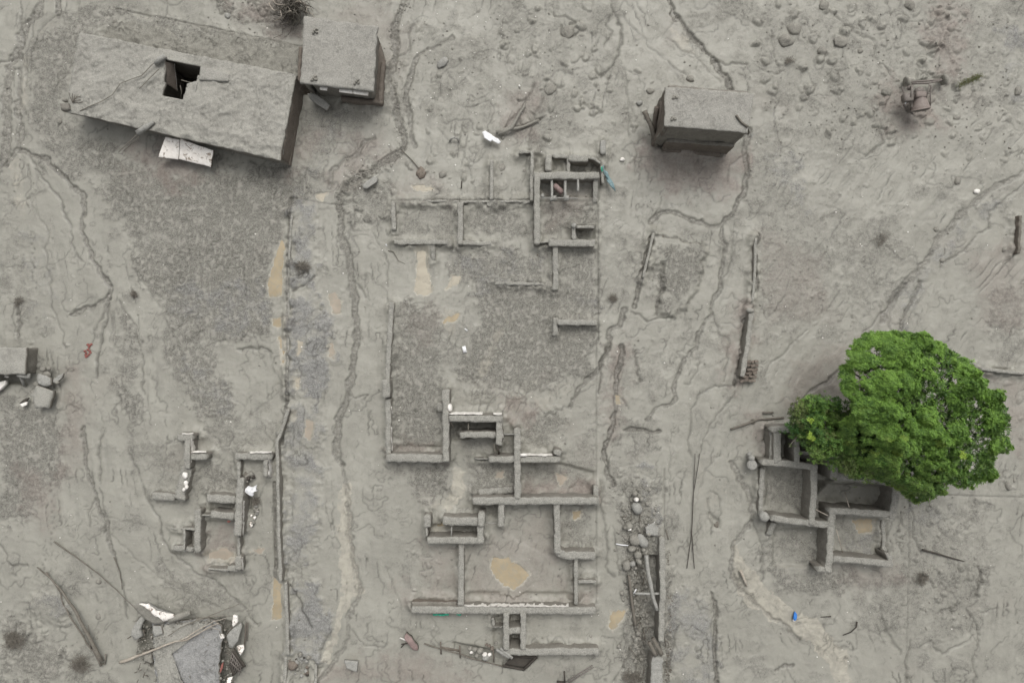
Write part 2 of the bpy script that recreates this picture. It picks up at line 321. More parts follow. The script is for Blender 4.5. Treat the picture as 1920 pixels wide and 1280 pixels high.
# --- gullies, rills and cracks
GULLIES = [
 ([(75,0),(70,25),(52,45),(38,80),(25,110),(15,150),(12,200),(15,260),(8,300),(-5,320)], 14, .06, .8, .7),
 ([(38,20),(40,70),(35,90),(22,115),(-5,120)], 3.5, .04, 0, .7), ([(105,-5),(108,15),(106,30)], 8, .08, .9, .9),
 ([(100,30),(75,60),(65,80),(55,110),(45,140)], 4, .03, 0, .5), ([(33,130),(35,190),(50,215)], 5, .03, .5, .6), ([(30,190),(38,250),(30,280),(10,310)], 8, .04, .7, .8),
 ([(35,278),(60,288),(85,298),(110,325),(140,350),(155,362),(158,390),(152,420),(160,452),(175,490),(192,515),(204,535),(203,560),(185,573),(138,588)], 6.5, .06, .7, .8),
 ([(55,290),(70,320),(90,345),(110,370),(125,400),(135,427),(132,455),(150,490)], 4, .04, 0, .6), ([(85,430),(90,500),(98,560),(110,610),(122,650)], 3.5, .03, 0, .5),
 ([(70,300),(72,340),(60,390),(85,430)], 3, .02, 0, .35),
 ([(204,560),(195,590),(185,610),(172,640)], 3.5, .04, 0, .6), ([(204,570),(200,600),(188,640),(183,680),(184,706)], 4.5, .06, .6, .8), ([(207,575),(210,620),(206,640)], 3.2, .03, 0, .5),
 ([(212,585),(214,640)], 3, .03, 0, .5), ([(225,562),(240,590),(255,610),(262,650),(270,700),(272,740)], 3.6, .04, 0, .6), ([(250,500),(290,560),(330,640),(350,700),(390,760)], 3, .02, 0, .35),
 ([(33,560),(35,600),(36,628)], 5, .05, .8, .8), ([(26,570),(24,600),(30,620)], 3.2, .03, 0, .6), ([(12,560),(36,590),(45,575)], 3, .02, 0, .4),
 ([(760,0),(745,40),(738,70),(740,110),(733,150),(740,190),(750,230),(758,270),(750,285),(720,305),(690,325),(660,340),(642,352),(637,380),(637,420),(647,470),(660,520),(665,580),(668,640),(660,690),(652,740),(640,765),(633,800),(632,840),(640,870)], 11, .05, .7, .75),
 ([(640,870),(645,900),(655,950),(660,1000),(668,1060),(674,1100),(665,1135),(655,1160),(650,1200),(625,1245),(600,1275)], 6, .03, .5, .6),
 ([(850,70),(828,85),(800,90),(780,110),(770,140),(765,170),(763,190),(770,220),(775,275)], 6, .04, .6, .7), ([(740,110),(757,100),(768,90),(762,60),(780,40)], 4, .03, 0, .5),
 ([(700,255),(680,268),(672,290),(640,305),(625,320),(616,350)], 5, .04, .6, .6), ([(668,525),(676,545),(686,556)], 4, .03, 0, .6), ([(700,435),(718,470),(725,500),(728,540)], 3, .03, 0, .5),
 ([(1250,-5),(1262,25),(1285,45),(1300,70),(1325,95),(1345,125),(1373,168)], 8, .08, .9, .9), ([(1335,118),(1368,124),(1405,118)], 4, .04, 0, .7), ([(1270,30),(1245,70),(1270,90),(1300,105),(1350,155)], 3, .02, 0, .4),
 ([(1146,-5),(1148,20),(1165,50),(1165,85),(1155,110),(1140,130),(1120,142)], 4.2, .05, 0, .8), ([(1150,20),(1138,50),(1150,60),(1135,90)], 3.2, .04, 0, .6), ([(1165,25),(1185,50),(1220,90),(1260,120),(1290,140)], 3, .02, 0, .5),
 ([(1170,130),(1177,170),(1178,210),(1182,250),(1195,290),(1190,330)], 3, .03, 0, .5),
 ([(1403,245),(1398,280),(1400,330),(1395,365),(1375,395),(1355,420),(1335,425),(1300,412),(1270,400),(1240,398),(1218,412)], 7, .06, .7, .75), ([(1395,290),(1370,310),(1360,340)], 3, .03, 0, .5),
 ([(1352,425),(1362,460),(1355,500),(1350,540),(1335,570),(1333,588),(1320,610),(1305,650),(1280,670),(1270,700),(1265,735),(1270,747),(1240,760),(1210,785)], 6, .05, .6, .75),
 ([(1333,590),(1345,615),(1370,640),(1360,680),(1355,715)], 4, .04, 0, .6), ([(1372,430),(1375,490),(1345,550)], 4, .03, 0, .5), ([(1315,660),(1305,700),(1295,720),(1285,718)], 3.5, .03, 0, .5),
 ([(1172,583),(1160,610),(1145,620),(1135,660),(1125,690),(1100,708),(1085,728),(1072,765)], 7, .05, .7, .8), ([(1142,640),(1125,690),(1122,742)], 4, .06, 0, .9),
 ([(1168,645),(1160,690),(1155,730),(1150,780),(1140,820),(1133,850),(1140,880),(1150,905)], 8, .08, .9, .9), ([(1155,735),(1170,750),(1178,765)], 3.5, .04, 0, .7),
 ([(1195,655),(1195,700),(1200,716)], 4, .05, 0, .7), ([(1338,723),(1310,740),(1296,770),(1292,820),(1295,860)], 3.4, .03, 0, .6), ([(1378,735),(1340,785),(1318,825),(1308,860)], 3.4, .03, 0, .6),
 ([(1172,808),(1200,805),(1232,808)], 8, .08, .9, .8), ([(1220,437),(1250,447),(1327,459)], 4, .06, 0, .85), ([(1222,440),(1212,480),(1200,530),(1186,575)], 8, .10, .8, .8), ([(1245,500),(1238,545),(1228,590)], 5, .06, .8, .8),
 ([(1180,588),(1195,590),(1215,604),(1262,592)], 4, .05, 0, .6),
 ([(1920,325),(1870,345),(1840,370),(1800,400),(1762,450),(1740,490),(1700,530),(1675,560),(1655,600)], 10, .04, .6, .5), ([(1855,425),(1810,465),(1780,490),(1765,500)], 4, .04, 0, .6),
 ([(1728,525),(1720,550),(1700,580),(1685,620),(1682,640)], 5, .05, .6, .7), ([(1705,525),(1680,560),(1650,590),(1620,620)], 3.6, .03, 0, .6), ([(1690,540),(1672,585),(1668,620)], 4, .03, 0, .5),
 ([(1600,683),(1570,695),(1550,715),(1520,735),(1490,765)], 5, .04, .6, .6), ([(1512,618),(1480,650),(1450,680),(1430,705)], 3.2, .03, 0, .45), ([(1920,345),(1890,365),(1860,400),(1855,425)], 4, .04, 0, .6),
 ([(1420,440),(1416,470),(1412,500),(1418,545)], 5, .10, .9, .8), ([(1395,600),(1383,680),(1380,720)], 6, .10, .9, .8), ([(1378,722),(1340,722)], 3.2, .03, 0, .6),
 ([(158,800),(160,860),(165,890),(178,920),(185,950),(196,985),(210,1018),(214,1038)], 5.5, .05, .7, .75), ([(192,800),(188,860),(188,900),(196,945),(200,985)], 4.5, .04, 0, .6), ([(180,935),(166,965),(168,985)], 3.6, .04, 0, .6),
 ([(214,1040),(225,1065),(230,1100),(240,1158)], 3.6, .04, 0, .7), ([(245,853),(265,900),(275,930),(296,970),(305,1010),(330,1045),(370,1075),(410,1095),(450,1130),(482,1168)], 4.2, .04, 0, .6),
 ([(0,1018),(12,1040),(15,1060),(55,1065)], 3.5, .04, 0, .6), ([(200,970),(240,975),(275,985)], 3, .02, 0, .4), ([(200,990),(260,1050),(340,1110),(400,1130)], 3, .02, 0, .4),
 ([(1372,865),(1395,910),(1408,950),(1410,975),(1390,1000),(1372,1020),(1370,1060),(1385,1105),(1425,1140),(1475,1175),(1500,1200)], 6, .04, .6, .6), ([(1412,975),(1425,1010),(1430,1060),(1430,1090)], 4.5, .04, 0, .6),
 ([(1330,1112),(1345,1140),(1343,1180),(1340,1230),(1343,1290)], 6, .10, .9, .95), ([(1272,1172),(1262,1200),(1255,1240),(1250,1290)], 4, .05, 0, .7), ([(1350,850),(1325,880),(1300,960)], 3, .02, 0, .3),
 ([(1325,935),(1330,970),(1345,990),(1355,960),(1345,930),(1332,925)], 3, .03, 0, .5), ([(1835,1060),(1838,1085),(1832,1115)], 4.6, .06, .7, .8), ([(1815,1145),(1832,1172),(1836,1200),(1825,1240),(1830,1290)], 3.5, .04, 0, .6),
 ([(1760,1145),(1790,1138),(1800,1130)], 4, .05, 0, .7), ([(1840,1150),(1870,1135)], 3.5, .04, 0, .6), ([(1725,1212),(1745,1200),(1770,1225),(1800,1210),(1825,1190)], 3.5, .04, 0, .6), ([(1457,1257),(1470,1245),(1487,1250)], 5, .06, .7, .7),
 ([(1650,1130),(1660,1180),(1690,1230)], 4, .04, 0, .5), ([(1700,1280),(1703,1230),(1706,1200)], 4, .05, 0, .5), ([(1690,965),(1680,1000),(1690,1040)], 3.2, .04, 0, .6), ([(1705,940),(1712,975),(1710,1010),(1730,1035)], 3.4, .04, 0, .6),
 ([(1255,840),(1258,900),(1246,1010)], 3, .02, 0, .4), ([(1130,900),(1128,950),(1135,1000),(1140,1060),(1150,1080)], 4.5, .04, 0, .6), ([(1150,1000),(1158,1050),(1160,1080)], 3, .03, 0, .5),
 ([(1180,1060),(1175,1090),(1185,1120)], 3.5, .06, 0, .7), ([(1170,1190),(1180,1210),(1175,1225)], 4, .05, 0, .6), ([(545,480),(560,500),(575,510),(560,520)], 5, .08, .8, .8), ([(550,545),(575,530),(590,520)], 4, .05, 0, .7),
 ([(545,1095),(555,1115),(575,1150),(585,1175)], 3.8, .06, 0, .9), ([(600,1230),(612,1200),(620,1180)], 3.5, .04, 0, .6), ([(565,1085),(580,1088),(590,1110),(602,1132)], 3, .02, 0, .4),
 ([(445,655),(470,652),(500,650),(512,662)], 4, .05, 0, .8), ([(470,740),(440,800),(520,740)], 3, .02, 0, .3), ([(655,740),(672,745),(688,742),(680,755),(665,760)], 4, .05, 0, .7),
 ([(1040,25),(1065,30),(1080,40)], 4, .04, 0, .5), ([(1050,50),(1052,66),(1072,72),(1082,60)], 4.5, .06, 0, .8), ([(980,345),(1000,215),(1020,180)], 3, .03, 0, .4),
 ([(950,240),(985,200),(1000,160)], 4, .05, 0, .6), ([(955,246),(990,235),(1020,215)], 4, .05, 0, .6), ([(1085,190),(1125,210)], 3, .03, 0, .4),
 ([(1655,120),(1680,150)], 3, .04, 0, .7), ([(1650,240),(1655,265),(1640,280),(1620,290)], 4.5, .05, 0, .6), ([(1560,20),(1600,60),(1640,80),(1650,130)], 4, .04, 0, .4), ([(1420,130),(1460,140),(1440,60)], 3, .03, 0, .4),
 ([(330,820),(345,835)], 3, .02, 0, .4), ([(383,805),(400,820),(412,835)], 3.5, .03, 0, .6), ([(60,20),(62,60),(45,100),(48,160)], 4, .04, 0, .5), ([(820,900),(850,930)], 3, .02, 0, .4), ([(1700,700),(1740,690)], 3, .02, 0, .3),
 ([(720,1060),(735,1090),(750,1130),(752,1170)], 3, .02, 0, .4), ([(660,1180),(680,1210),(720,1215),(728,1205)], 3, .03, 0, .5), ([(1150,1280),(1165,1250),(1195,1190),(1200,1160)], 3.5, .05, 0, .6)]
# --- the way the mud flowed: a smooth direction field led by the rills, and streaks drawn out along it
SEG = [((GX(p[k][0]), GY(p[k][1])), (GX(p[k+1][0]), GY(p[k+1][1])), min(w_, 8)) for p, w_, *_r in GULLIES for k in range(len(p)-1) if math.dist(p[0], p[-1]) > 60]
SEG += [((GX(a_), GY(b_)), (GX(c_), GY(d_)), 14) for a_, b_, c_, d_ in ((660, 400, 655, 700), (690, 500, 690, 800), (650, 900, 660, 1200), (700, 900, 720, 1200), (450, 700, 470, 860), (1780, 600, 1700, 700), (1850, 500, 1700, 640), (1450, 600, 1400, 700), (1600, 300, 1500, 420), (1500, 1180, 1590, 1280), (1380, 1030, 1440, 1130), (1620, 1130, 1560, 1060), (200, 100, 190, 260), (1000, 560, 880, 720), (860, 560, 800, 720), (1150, 300, 1160, 420), (1240, 700, 1200, 850), (1880, 980, 1860, 1200), (900, 60, 880, 300), (1240, 300, 1200, 400), (950, 1020, 900, 1100), (400, 900, 330, 1080), (120, 700, 130, 900), (1500, 560, 1430, 660))]
cxs = np.arange(-26, 26.1, .5); cys = np.arange(-18, 18.1, .5); CXg, CYg = np.meshgrid(cxs, cys); c2 = np.zeros_like(CXg); s2_ = np.zeros_like(CXg)
for (ax_, ay_), (bx_, by_), w_ in SEG:
    th = math.atan2(by_-ay_, bx_-ax_); L_ = math.hypot(bx_-ax_, by_-ay_); mx_, my_ = (ax_+bx_)/2, (ay_+by_)/2
    wt = w_*L_/(((CXg-mx_)**2+(CYg-my_)**2)+.35)**1.1; c2 += wt*math.cos(2*th); s2_ += wt*math.sin(2*th)
mag = np.hypot(c2, s2_)+1e-9; c2 /= mag; s2_ /= mag
TH = .5*np.arctan2(s2_, c2); DXg = np.cos(TH); DYg = np.sin(TH); fl = DYg < 0; DXg[fl] *= -1; DYg[fl] *= -1
def flowdir(px, py):
    i = np.clip(((px+26)/.5).astype(int), 0, len(cxs)-2); j = np.clip(((py+18)/.5).astype(int), 0, len(cys)-2)
    fx_ = np.clip((px+26)/.5-i, 0, 1); fy_ = np.clip((py+18)/.5-j, 0, 1)
    def g(A): return (A[j, i]*(1-fx_)+A[j, i+1]*fx_)*(1-fy_)+(A[j+1, i]*(1-fx_)+A[j+1, i+1]*fx_)*fy_
    a_, b__ = g(DXg), g(DYg); m_ = np.hypot(a_, b__)+1e-6; return a_/m_, b__/m_
def lic(scale, step, n, seed):
    acc = perlin(X/scale, Y/scale, seed).copy(); 
    for sg in (1, -1):
        px, py = X.copy(), Y.copy()
        for k in range(n):
            dx, dy = flowdir(px, py); px += sg*dx*step; py += sg*dy*step; acc += perlin(px/scale, py/scale, seed)
    return acc/acc.std()
str1 = lic(.15, .12, 4, 201); str2 = lic(.50, .34, 5, 221)
str3 = np.clip(.55*str1+.8*str2, -2.5, 2.5)
flowm = sstep(-.25, .6, fbm(X, Y, 2.6, 3, 231)+.1)
for a in GULLIES:
    line(*a)
# straight edges of buried slabs and kerbs
for a in [([(740,377),(1120,377)], 3, .05, 0, .7), ([(1121,300),(1122,640)], 3, .05, 0, .7), ([(1118,640),(1118,1130)], 2.6, .03, 0, .4), ([(545,372),(552,371),(600,379),(632,384)], 3, .04, 0, .7),
          ([(545,372),(541,560),(541,740),(530,830)], 5, .06, .8, .9), ([(515,905),(517,1080)], 5, .12, .9, .9), ([(220,18),(565,88)], 3, .06, 0, .6), ([(1700,1280),(1705,940),(1700,930)], 3, .02, 0, .3),
          ([(1246,880),(1246,1010)], 3, .04, 0, .5), ([(1700,926),(1920,932)], 3, .03, 0, .5), ([(598,385),(598,560)], 3, .01, 0, .15)]:
    line(*a, straight=True)
# footprints
for tr in ([(90,853),(97,920),(100,980),(98,1010),(85,1040),(80,1075)], [(205,490),(200,530)], [(1836,1180),(1828,1240),(1832,1290)], [(60,440),(62,520),(75,560)]):
    q = W2(tr)
    for k in range(len(q)-1):
        L = math.dist(q[k], q[k+1]); n = max(2, int(L/.22))
        for i in range(n):
            x = q[k][0]+(q[k+1][0]-q[k][0])*i/n+(.05 if i % 2 else -.05); y = q[k][1]+(q[k+1][1]-q[k][1])*i/n
            w = win([(x, y)], .15); dd = np.hypot(X[w]-x, (Y[w]-y)*.8); e = np.exp(-(dd/.05)**2); Z[w] -= .04*e; dark[w] = np.maximum(dark[w], .6*e)

# --- lumpy debris under the mud
def lumps(poly, n, r0, r1, h=.5):
    q = W2(poly); a = np.array(q); k = 0; t = 0
    while k < n and t < n*20:
        t += 1; x = random.uniform(a[:, 0].min(), a[:, 0].max()); y = random.uniform(a[:, 1].min(), a[:, 1].max())
        if not inside(np.array([x]), np.array([y]), q)[0]: continue
        r = r0+(r1-r0)*random.random()**2.5; lump(x, y, r, 1.25*r*h*random.uniform(.5, 1), random.uniform(.6, 1), random.random()*3.1, random.choice([0, 0, .5])); k += 1
lumps([(1400,0),(1700,0),(1800,30),(1820,220),(1700,280),(1560,260),(1440,180)], 330, .04, .26)
lumps([(1740,0),(1810,0),(1800,170),(1720,150)], 130, .05, .2)
lumps([(1800,150),(1920,60),(1920,360),(1760,330)], 80, .04, .18)
lumps([(1500,280),(1760,280),(1700,420),(1540,420)], 60, .04, .12, .35)
lumps([(930,0),(1110,0),(1130,240),(1000,270),(960,180)], 150, .04, .22)
lumps([(740,60),(940,0),(940,240),(800,330)], 110, .04, .16)
lumps([(640,300),(740,290),(740,420),(650,420)], 70, .05, .22)
lumps([(400,0),(560,0),(560,70),(400,20)], 110, .05, .2)
lumps([(250,15),(560,90),(560,135),(240,60)], 60, .04, .14, .4)
lumps([(760,300),(830,290),(820,370),(770,370)], 25, .05, .2)
lumps([(840,240),(900,240),(900,370),(840,370)], 20, .06, .18)
lumps([(1130,120),(1240,140),(1230,300),(1140,300)], 50, .04, .16)
lumps([(545,560),(618,580),(610,740),(545,740)], 60, .03, .14)
lumps([(1690,940),(1850,940),(1840,1180),(1650,1150)], 130, .04, .2)
lumps([(0,1160),(90,1170),(170,1280),(0,1280)], 90, .05, .22)
lumps([(1150,860),(1240,900),(1240,1060),(1160,1060)], 70, .04, .18)
lumps([(1880,880),(1920,880),(1920,930),(1880,920)], 12, .05, .15)
lumps([(1850,700),(1920,700),(1920,860),(1900,860)], 25, .05, .15)
lumps([(60,680),(115,680),(115,780),(50,780)], 25, .05, .16)
lumps([(1100,600),(1290,640),(1200,860),(1100,860)], 60, .03, .12)
lumps([(1260,1050),(1345,1080),(1345,1280),(1260,1280)], 60, .03, .13)
lumps([(740,1020),(860,1020),(860,1120),(780,1120)], 35, .03, .12)
lumps([(0,420),(140,430),(140,700),(0,640)], 70, .03, .13, .35)
lumps([(200,800),(520,800),(520,1130),(200,1100)], 60, .03, .1, .35)
lumps([(1400,260),(1600,300),(1600,640),(1400,640)], 130, .03, .12, .4)
lumps([(-10,-10),(1930,-10),(1930,1290),(-10,1290)], 420, .025, .08, .45)

# --- raised and sunken ground
def raise_(pts, dz, soft=.12, jag=.1, straight=False, A=None):
    w, m = region(pts, soft, jag, 1, straight); Z[w] += dz*m
raise_([(1226,438),(1327,460),(1300,560),(1262,590),(1232,590),(1244,500),(1216,500)], .20, .16, .15)
raise_([(545,375),(595,378),(598,560),(620,640),(605,760),(590,1090),(620,1180),(600,1250),(545,1250)], .07, .2, .3)
raise_([(1256,1100),(1335,1110),(1345,1290),(1248,1290)], .10, .4, .5)
raise_([(60,1110),(120,1115),(128,1150),(118,1170),(60,1150)], .15, .2, .2)
raise_([(225,20),(565,88),(560,140),(180,60)], .12, .3, .2)
PITS = [([(1455,806),(1488,808),(1488,868),(1460,868)], .35), ([(1500,815),(1565,812),(1562,900),(1535,930),(1530,870),(1500,868)], .45), ([(1535,905),(1678,912),(1672,962),(1560,955),(1553,985),(1535,985)], .32),
 ([(1438,880),(1520,880),(1520,972),(1440,968)], .12), ([(1565,970),(1665,975),(1660,1046),(1560,1050)], .15), ([(1450,992),(1552,990),(1545,1066),(1450,1060)], .18), ([(1572,850),(1670,860),(1670,900),(1572,895)], .4),
 ([(842,790),(930,790),(930,810),(858,825),(842,825)], .30), ([(940,815),(965,815),(965,855),(925,855)], .22), ([(976,868),(1050,868),(1115,885),(1115,932),(976,932)], .18),
 ([(888,947),(935,947),(935,970),(888,968)], .2), ([(945,948),(1038,948),(1038,1050),(945,1000)], .04), ([(808,985),(896,985),(896,1008),(804,1008)], .28), ([(870,1110),(1080,1110),(1080,1136),(870,1136)], .12),
 ([(1012,336),(1056,336),(1056,368),(1012,370)], .25), ([(1062,336),(1110,336),(1110,370),(1062,368)], .15), ([(1070,303),(1124,303),(1124,322),(1070,322)], .25), ([(1036,300),(1064,300),(1064,322),(1036,322)], .15), ([(1001,290),(1022,290),(1022,322),(1001,322)], .2),
 ([(1080,428),(1115,428),(1115,448),(1080,448)], .2), ([(955,1152),(976,1152),(976,1178),(955,1178)], .35), ([(955,1190),(976,1190),(976,1217),(955,1217)], .6), ([(925,1152),(944,1152),(944,1210),(925,1210)], .15),
 ([(395,942),(437,942),(437,960),(395,960)], .3), ([(349,994),(362,994),(362,1026),(349,1026)], .35), ([(453,905),(470,930),(470,960),(453,960)], .25), ([(380,976),(440,976),(446,1064),(390,1066)], .12),
 ([(1196,1045),(1236,1040),(1236,1220),(1222,1290),(1190,1290),(1200,1200),(1190,1110)], .45), ([(300,120),(385,128),(370,200),(290,190)], 1.6), ([(180,95),(520,150),(500,270),(160,200)], 1.0),
 ([(262,1160),(290,1160),(290,1250),(262,1215)], .5), ([(412,1160),(440,1170),(432,1280),(412,1280)], .4), ([(0,702),(42,702),(48,722),(0,716)], .35), ([(850,1205),(960,1225),(945,1245),(870,1230)], .3), ([(960,1231),(1006,1231),(982,1254),(945,1246)], .3),
 ([(1225,250),(1250,250),(1250,275),(1225,270)], .3), ([(563,158),(582,158),(580,175),(563,175)], .5), ([(575,60),(700,60),(700,165),(575,165)], .8), ([(1035,355),(1060,340),(1060,365)], .1), ([(1260,190),(1380,195),(1370,240),(1260,235)], .8),
 ([(740,835),(830,835),(830,860),(740,860)], .1), ([(1330,962),(1350,975),(1350,992),(1338,990)], .15)]
for p, dz in PITS: raise_(p, -dz, .10, .05, True)

# --- vein-like drying cracks
for s, sd, wd, lim in ((1.5, 71, .022, .30), (.8, 81, .02, .45), (3.2, 91, .024, .15)):
    nn = fbm(X+.5*ww1, Y+.5*ww2, s, 3, sd)
    gy, gx = np.gradient(nn, ys, xs); dd = np.abs(nn)/(np.hypot(gx, gy)+.15)
    mk = np.exp(-(dd/(wd*1.3))**2)*sstep(lim-.25, lim+.25, fbm(X, Y, 2.6, 2, sd+7)+.25*fine1)
    Z -= .012*mk; dark = np.maximum(dark, mk*.6)
# --- coarse relief of the stubbly patches
patch = sstep(.15, .65, fbm(X, Y, 2.2, 3, 141)+.35*mid)
smooth_ = np.zeros_like(Z)
for p in ([(600,380),(730,380),(735,560),(722,860),(745,1000),(770,1180),(900,1280),(600,1280),(620,1180),(598,900),(620,640)], [(425,640),(530,640),(525,740),(470,860),(440,800),(400,690)], [(1695,470),(1900,440),(1910,560),(1840,620),(1700,620)],
          [(95,430),(160,430),(190,560),(160,700),(150,800),(120,700),(105,560)], [(30,300),(100,330),(130,420),(80,430),(40,380)], [(640,1000),(740,1040),(760,1180),(700,1200),(650,1180)], [(950,725),(1095,705),(1070,770),(960,780)], [(1130,900),(1170,900),(1170,1130),(1120,1180)],
          [(1300,850),(1380,860),(1390,1000),(1360,1100),(1310,1000)], [(1020,1152),(1110,1152),(1110,1200),(1020,1205)], [(780,1160),(910,1160),(910,1200),(790,1195)], [(60,900),(170,900),(180,1010),(100,1000)], [(150,1030),(330,1080),(260,1150),(180,1110)],
          [(940,990),(1030,960),(1060,1110),(885,1110),(890,1030)], [(1540,300),(1720,300),(1700,390),(1580,400)], [(1480,640),(1600,640),(1590,760),(1440,720)], [(1590,1170),(1640,1160),(1630,1280),(1520,1180)], [(1850,1100),(1920,960),(1920,1280),(1845,1280)],
          [(840,180),(960,250),(880,360),(760,330)], [(1230,60),(1340,150),(1250,160),(1190,60)], [(330,1000),(480,1080),(520,1060),(520,900),(490,900)], [(740,460),(780,460),(780,560),(735,560)]):
    paint(smooth_, p, .5, .7, 1)
patch = patch*(1-.85*smooth_)
fm = flowm*(1-.75*rough)
Z += fm*(.002*str1+.006*str2)
gy_, gx_ = np.gradient(str2, ys, xs); d0 = np.abs(str2+.25*str1*.5)/(np.hypot(gx_, gy_)+.8)
rill = np.exp(-(d0/.030)**2)*sstep(.15, .7, fbm(X, Y, 1.6, 3, 241)+.35*mid+.12)*(1-.8*rough)
Z -= .030*rill; dark = np.maximum(dark, .85*rill)
gy_, gx_ = np.gradient(str1, ys, xs); d0 = np.abs(str1-.3)/(np.hypot(gx_, gy_)+1.5)
rill2 = np.exp(-(d0/.020)**2)*sstep(.45, 1.0, fbm(X, Y, 1.2, 3, 251)+.2*mid+.08)*(1-.9*rough)*(1-.6*smooth_)
Z -= .014*rill2; dark = np.maximum(dark, .65*rill2)
rmask = np.clip(rough+.6*patch*(1-.5*tan), 0, 1)
fl_ = fbm(X+.10*ws1, Y*.62+.10*ws2, .20, 2, 101)
ridg = np.clip(fl_-.05, 0, .8)                       # little curled scales of clay
Z += rough*(.075*ridg+.022*fine2+.012*fine1)
clod = np.clip(fbm(X+.05*ws1, Y+.05*ws2, .17, 2, 151)-.22, 0, .8)
Z += .085*clod*np.clip(patch*.9+.25*rough, 0, 1)
Z += .006*fine2*(.35+rmask)
scale = np.clip(rough*1.3, 0, 1)*sstep(.10, .42, fl_)
Z += blue*.028*fine2+gul*.03*fine2

# ---- levels for puddles
PUD = [([(528,450),(537,452),(534,500),(530,552),(506,556),(503,532),(514,492)], 'ochre', 0), ([(510,598),(538,595),(537,612),(516,613)], 'ochre', 0), ([(522,632),(536,632),(536,682),(529,684),(526,660)], 'ochre', 0),
 ([(617,553),(629,549),(638,568),(637,586),(622,586)], 'tan', 0), ([(782,462),(802,464),(802,500),(808,545),(800,553),(790,556),(777,546),(783,510)], 'pale', 0), ([(850,519),(863,519),(856,534),(837,541)], 'pale', 0),
 ([(926,1046),(955,1046),(975,1062),(992,1078),(962,1105),(938,1092),(921,1066)], 'ochre', 0), ([(812,982),(832,981),(831,993),(811,992)], 'ochre', 0), ([(514,1080),(529,1096),(530,1158),(511,1160)], 'ochre', 0),
 ([(1146,1145),(1173,1143),(1166,1160),(1149,1182),(1141,1176)], 'ochre', 0), ([(1044,890),(1063,897),(1051,913)], 'tan', 0), ([(575,786),(588,790),(582,826),(573,818)], 'tan', 0), ([(594,366),(612,362),(608,378),(595,377)], 'pale', 0),
 ([(1600,976),(1640,974),(1635,996),(1612,1000)], 'ochre', 0), ([(930,885),(943,884),(941,893),(931,893)], 'tan', 0), ([(474,1030),(493,1029),(486,1040)], 'tan', 0), ([(560,641),(569,640),(566,660),(559,664)], 'pale', 0), ([(552,706),(563,708),(560,729),(554,724)], 'pale', 0),
 ([(848,592),(862,586),(858,600),(832,606),(834,594)], 'ochre', 0), ([(773,348),(806,350),(812,356),(782,358)], 'pale', 0), ([(547,769),(556,769),(554,787),(547,785)], 'pale', 0), ([(1155,742),(1162,742),(1162,756),(1156,756)], 'ochre', 0), ([(1076,960),(1088,956),(1086,968),(1076,972)], 'ochre', 0), ([(388,1036),(420,1030),(440,1044),(430,1054),(392,1052)], 'tan', 0), ([(619,645),(626,646),(625,672),(618,670)], 'tan', 0)]
plev = []
for p, c, _ in PUD:
    q2 = W2(p); w = win(q2, .8); px, py = WXL[w], WYL[w]
    dd = seg_dist(X[w]*.6+px*.4, Y[w]*.6+py*.4, q2, True)
    sd = np.where(inside(X[w]*.6+px*.4, Y[w]*.6+py*.4, q2), dd, -dd)+.10*fine1[w]+.05*fine2[w]+.06*mid[w]
    m = sstep(-.05, .05, sd); zz = Z[w]
    lv = float(np.percentile(zz[m > .4], 50)) if (m > .4).any() else 0.0
    plev.append(lv)
    ring = np.exp(-(np.maximum(-sd, 0)/.25)**2)*(1-m)
    zz = np.where(ring > .1, np.maximum(zz, lv+.012+.01*fine1[w]), zz)
    Z[w] = zz*(1-m)+(lv-.035)*m
    tan[w] = np.maximum(tan[w], .9*np.exp(-(np.maximum(-sd, 0)/.10)**2))
    for A in (rough, dark, gul, scale, patch): A[w] *= (1-m)

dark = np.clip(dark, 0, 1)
def gz(x, y):
    i = min(max(np.searchsorted(xs, x)-1, 0), NX-2); j = min(max(np.searchsorted(ys, y)-1, 0), NY-2)
    return float(Z[j, i])
def gp(px, py): return gz(GX(px), GY(py))

# ground material
m, n, l, b = new_mat('wet_mud'); B = NB(n, l)
a1 = n.new('ShaderNodeAttribute'); a1.attribute_name = 'mask_a'; a2 = n.new('ShaderNodeAttribute'); a2.attribute_name = 'mask_b'
s1 = n.new('ShaderNodeSeparateColor'); l.new(a1.outputs['Color'], s1.inputs[0]); s2 = n.new('ShaderNodeSeparateColor'); l.new(a2.outputs['Color'], s2.inputs[0])
RO, BL, BR = s1.outputs; TA, GU, DK = s2.outputs
nbig = B.noise(.35, 5, .6, .5); nm = B.noise(2.2, 6, .68, .8); nf = B.noise(8.5, 5, .8, .4); ng = B.noise(19, 3, .85)
a3 = n.new('ShaderNodeAttribute'); a3.attribute_name = 'mask_c'; s3 = n.new('ShaderNodeSeparateColor'); l.new(a3.outputs['Color'], s3.inputs[0]); SC, PA, ST = s3.outputs
c = B.mix(B.ramp(nbig, .35, .65), (.238, .231, .197), (.284, .276, .237))
c = B.mix(B.math('MULTIPLY', B.ramp(nm, .48, .66), .35), c, (.222, .211, .184))
c = B.mix(B.math('MULTIPLY', B.ramp(ST, .56, .92), .36), c, (.322, .313, .270)); c = B.mix(B.math('MULTIPLY', B.ramp(ST, .12, .44, (1, 1, 1, 1), (0, 0, 0, 1)), .45), c, (.185, .180, .156))
c = B.mix(B.math('ADD', B.math('MULTIPLY', PA, .24), .07), c, B.mix(B.ramp(ng, .38, .62), (.13, .125, .11), (.42, .405, .355)))
def thin(fac, w_):     # fine crazing: thin lines where a noise crosses its middle value
    return B.ramp(B.math('ABSOLUTE', B.math('SUBTRACT', fac, .5)), 0, w_, (1, 1, 1, 1), (0, 0, 0, 1))
pm = B.ramp(B.math('ADD', PA, B.math('MULTIPLY', B.math('SUBTRACT', nm, .5), 1.2)), .25, .8)
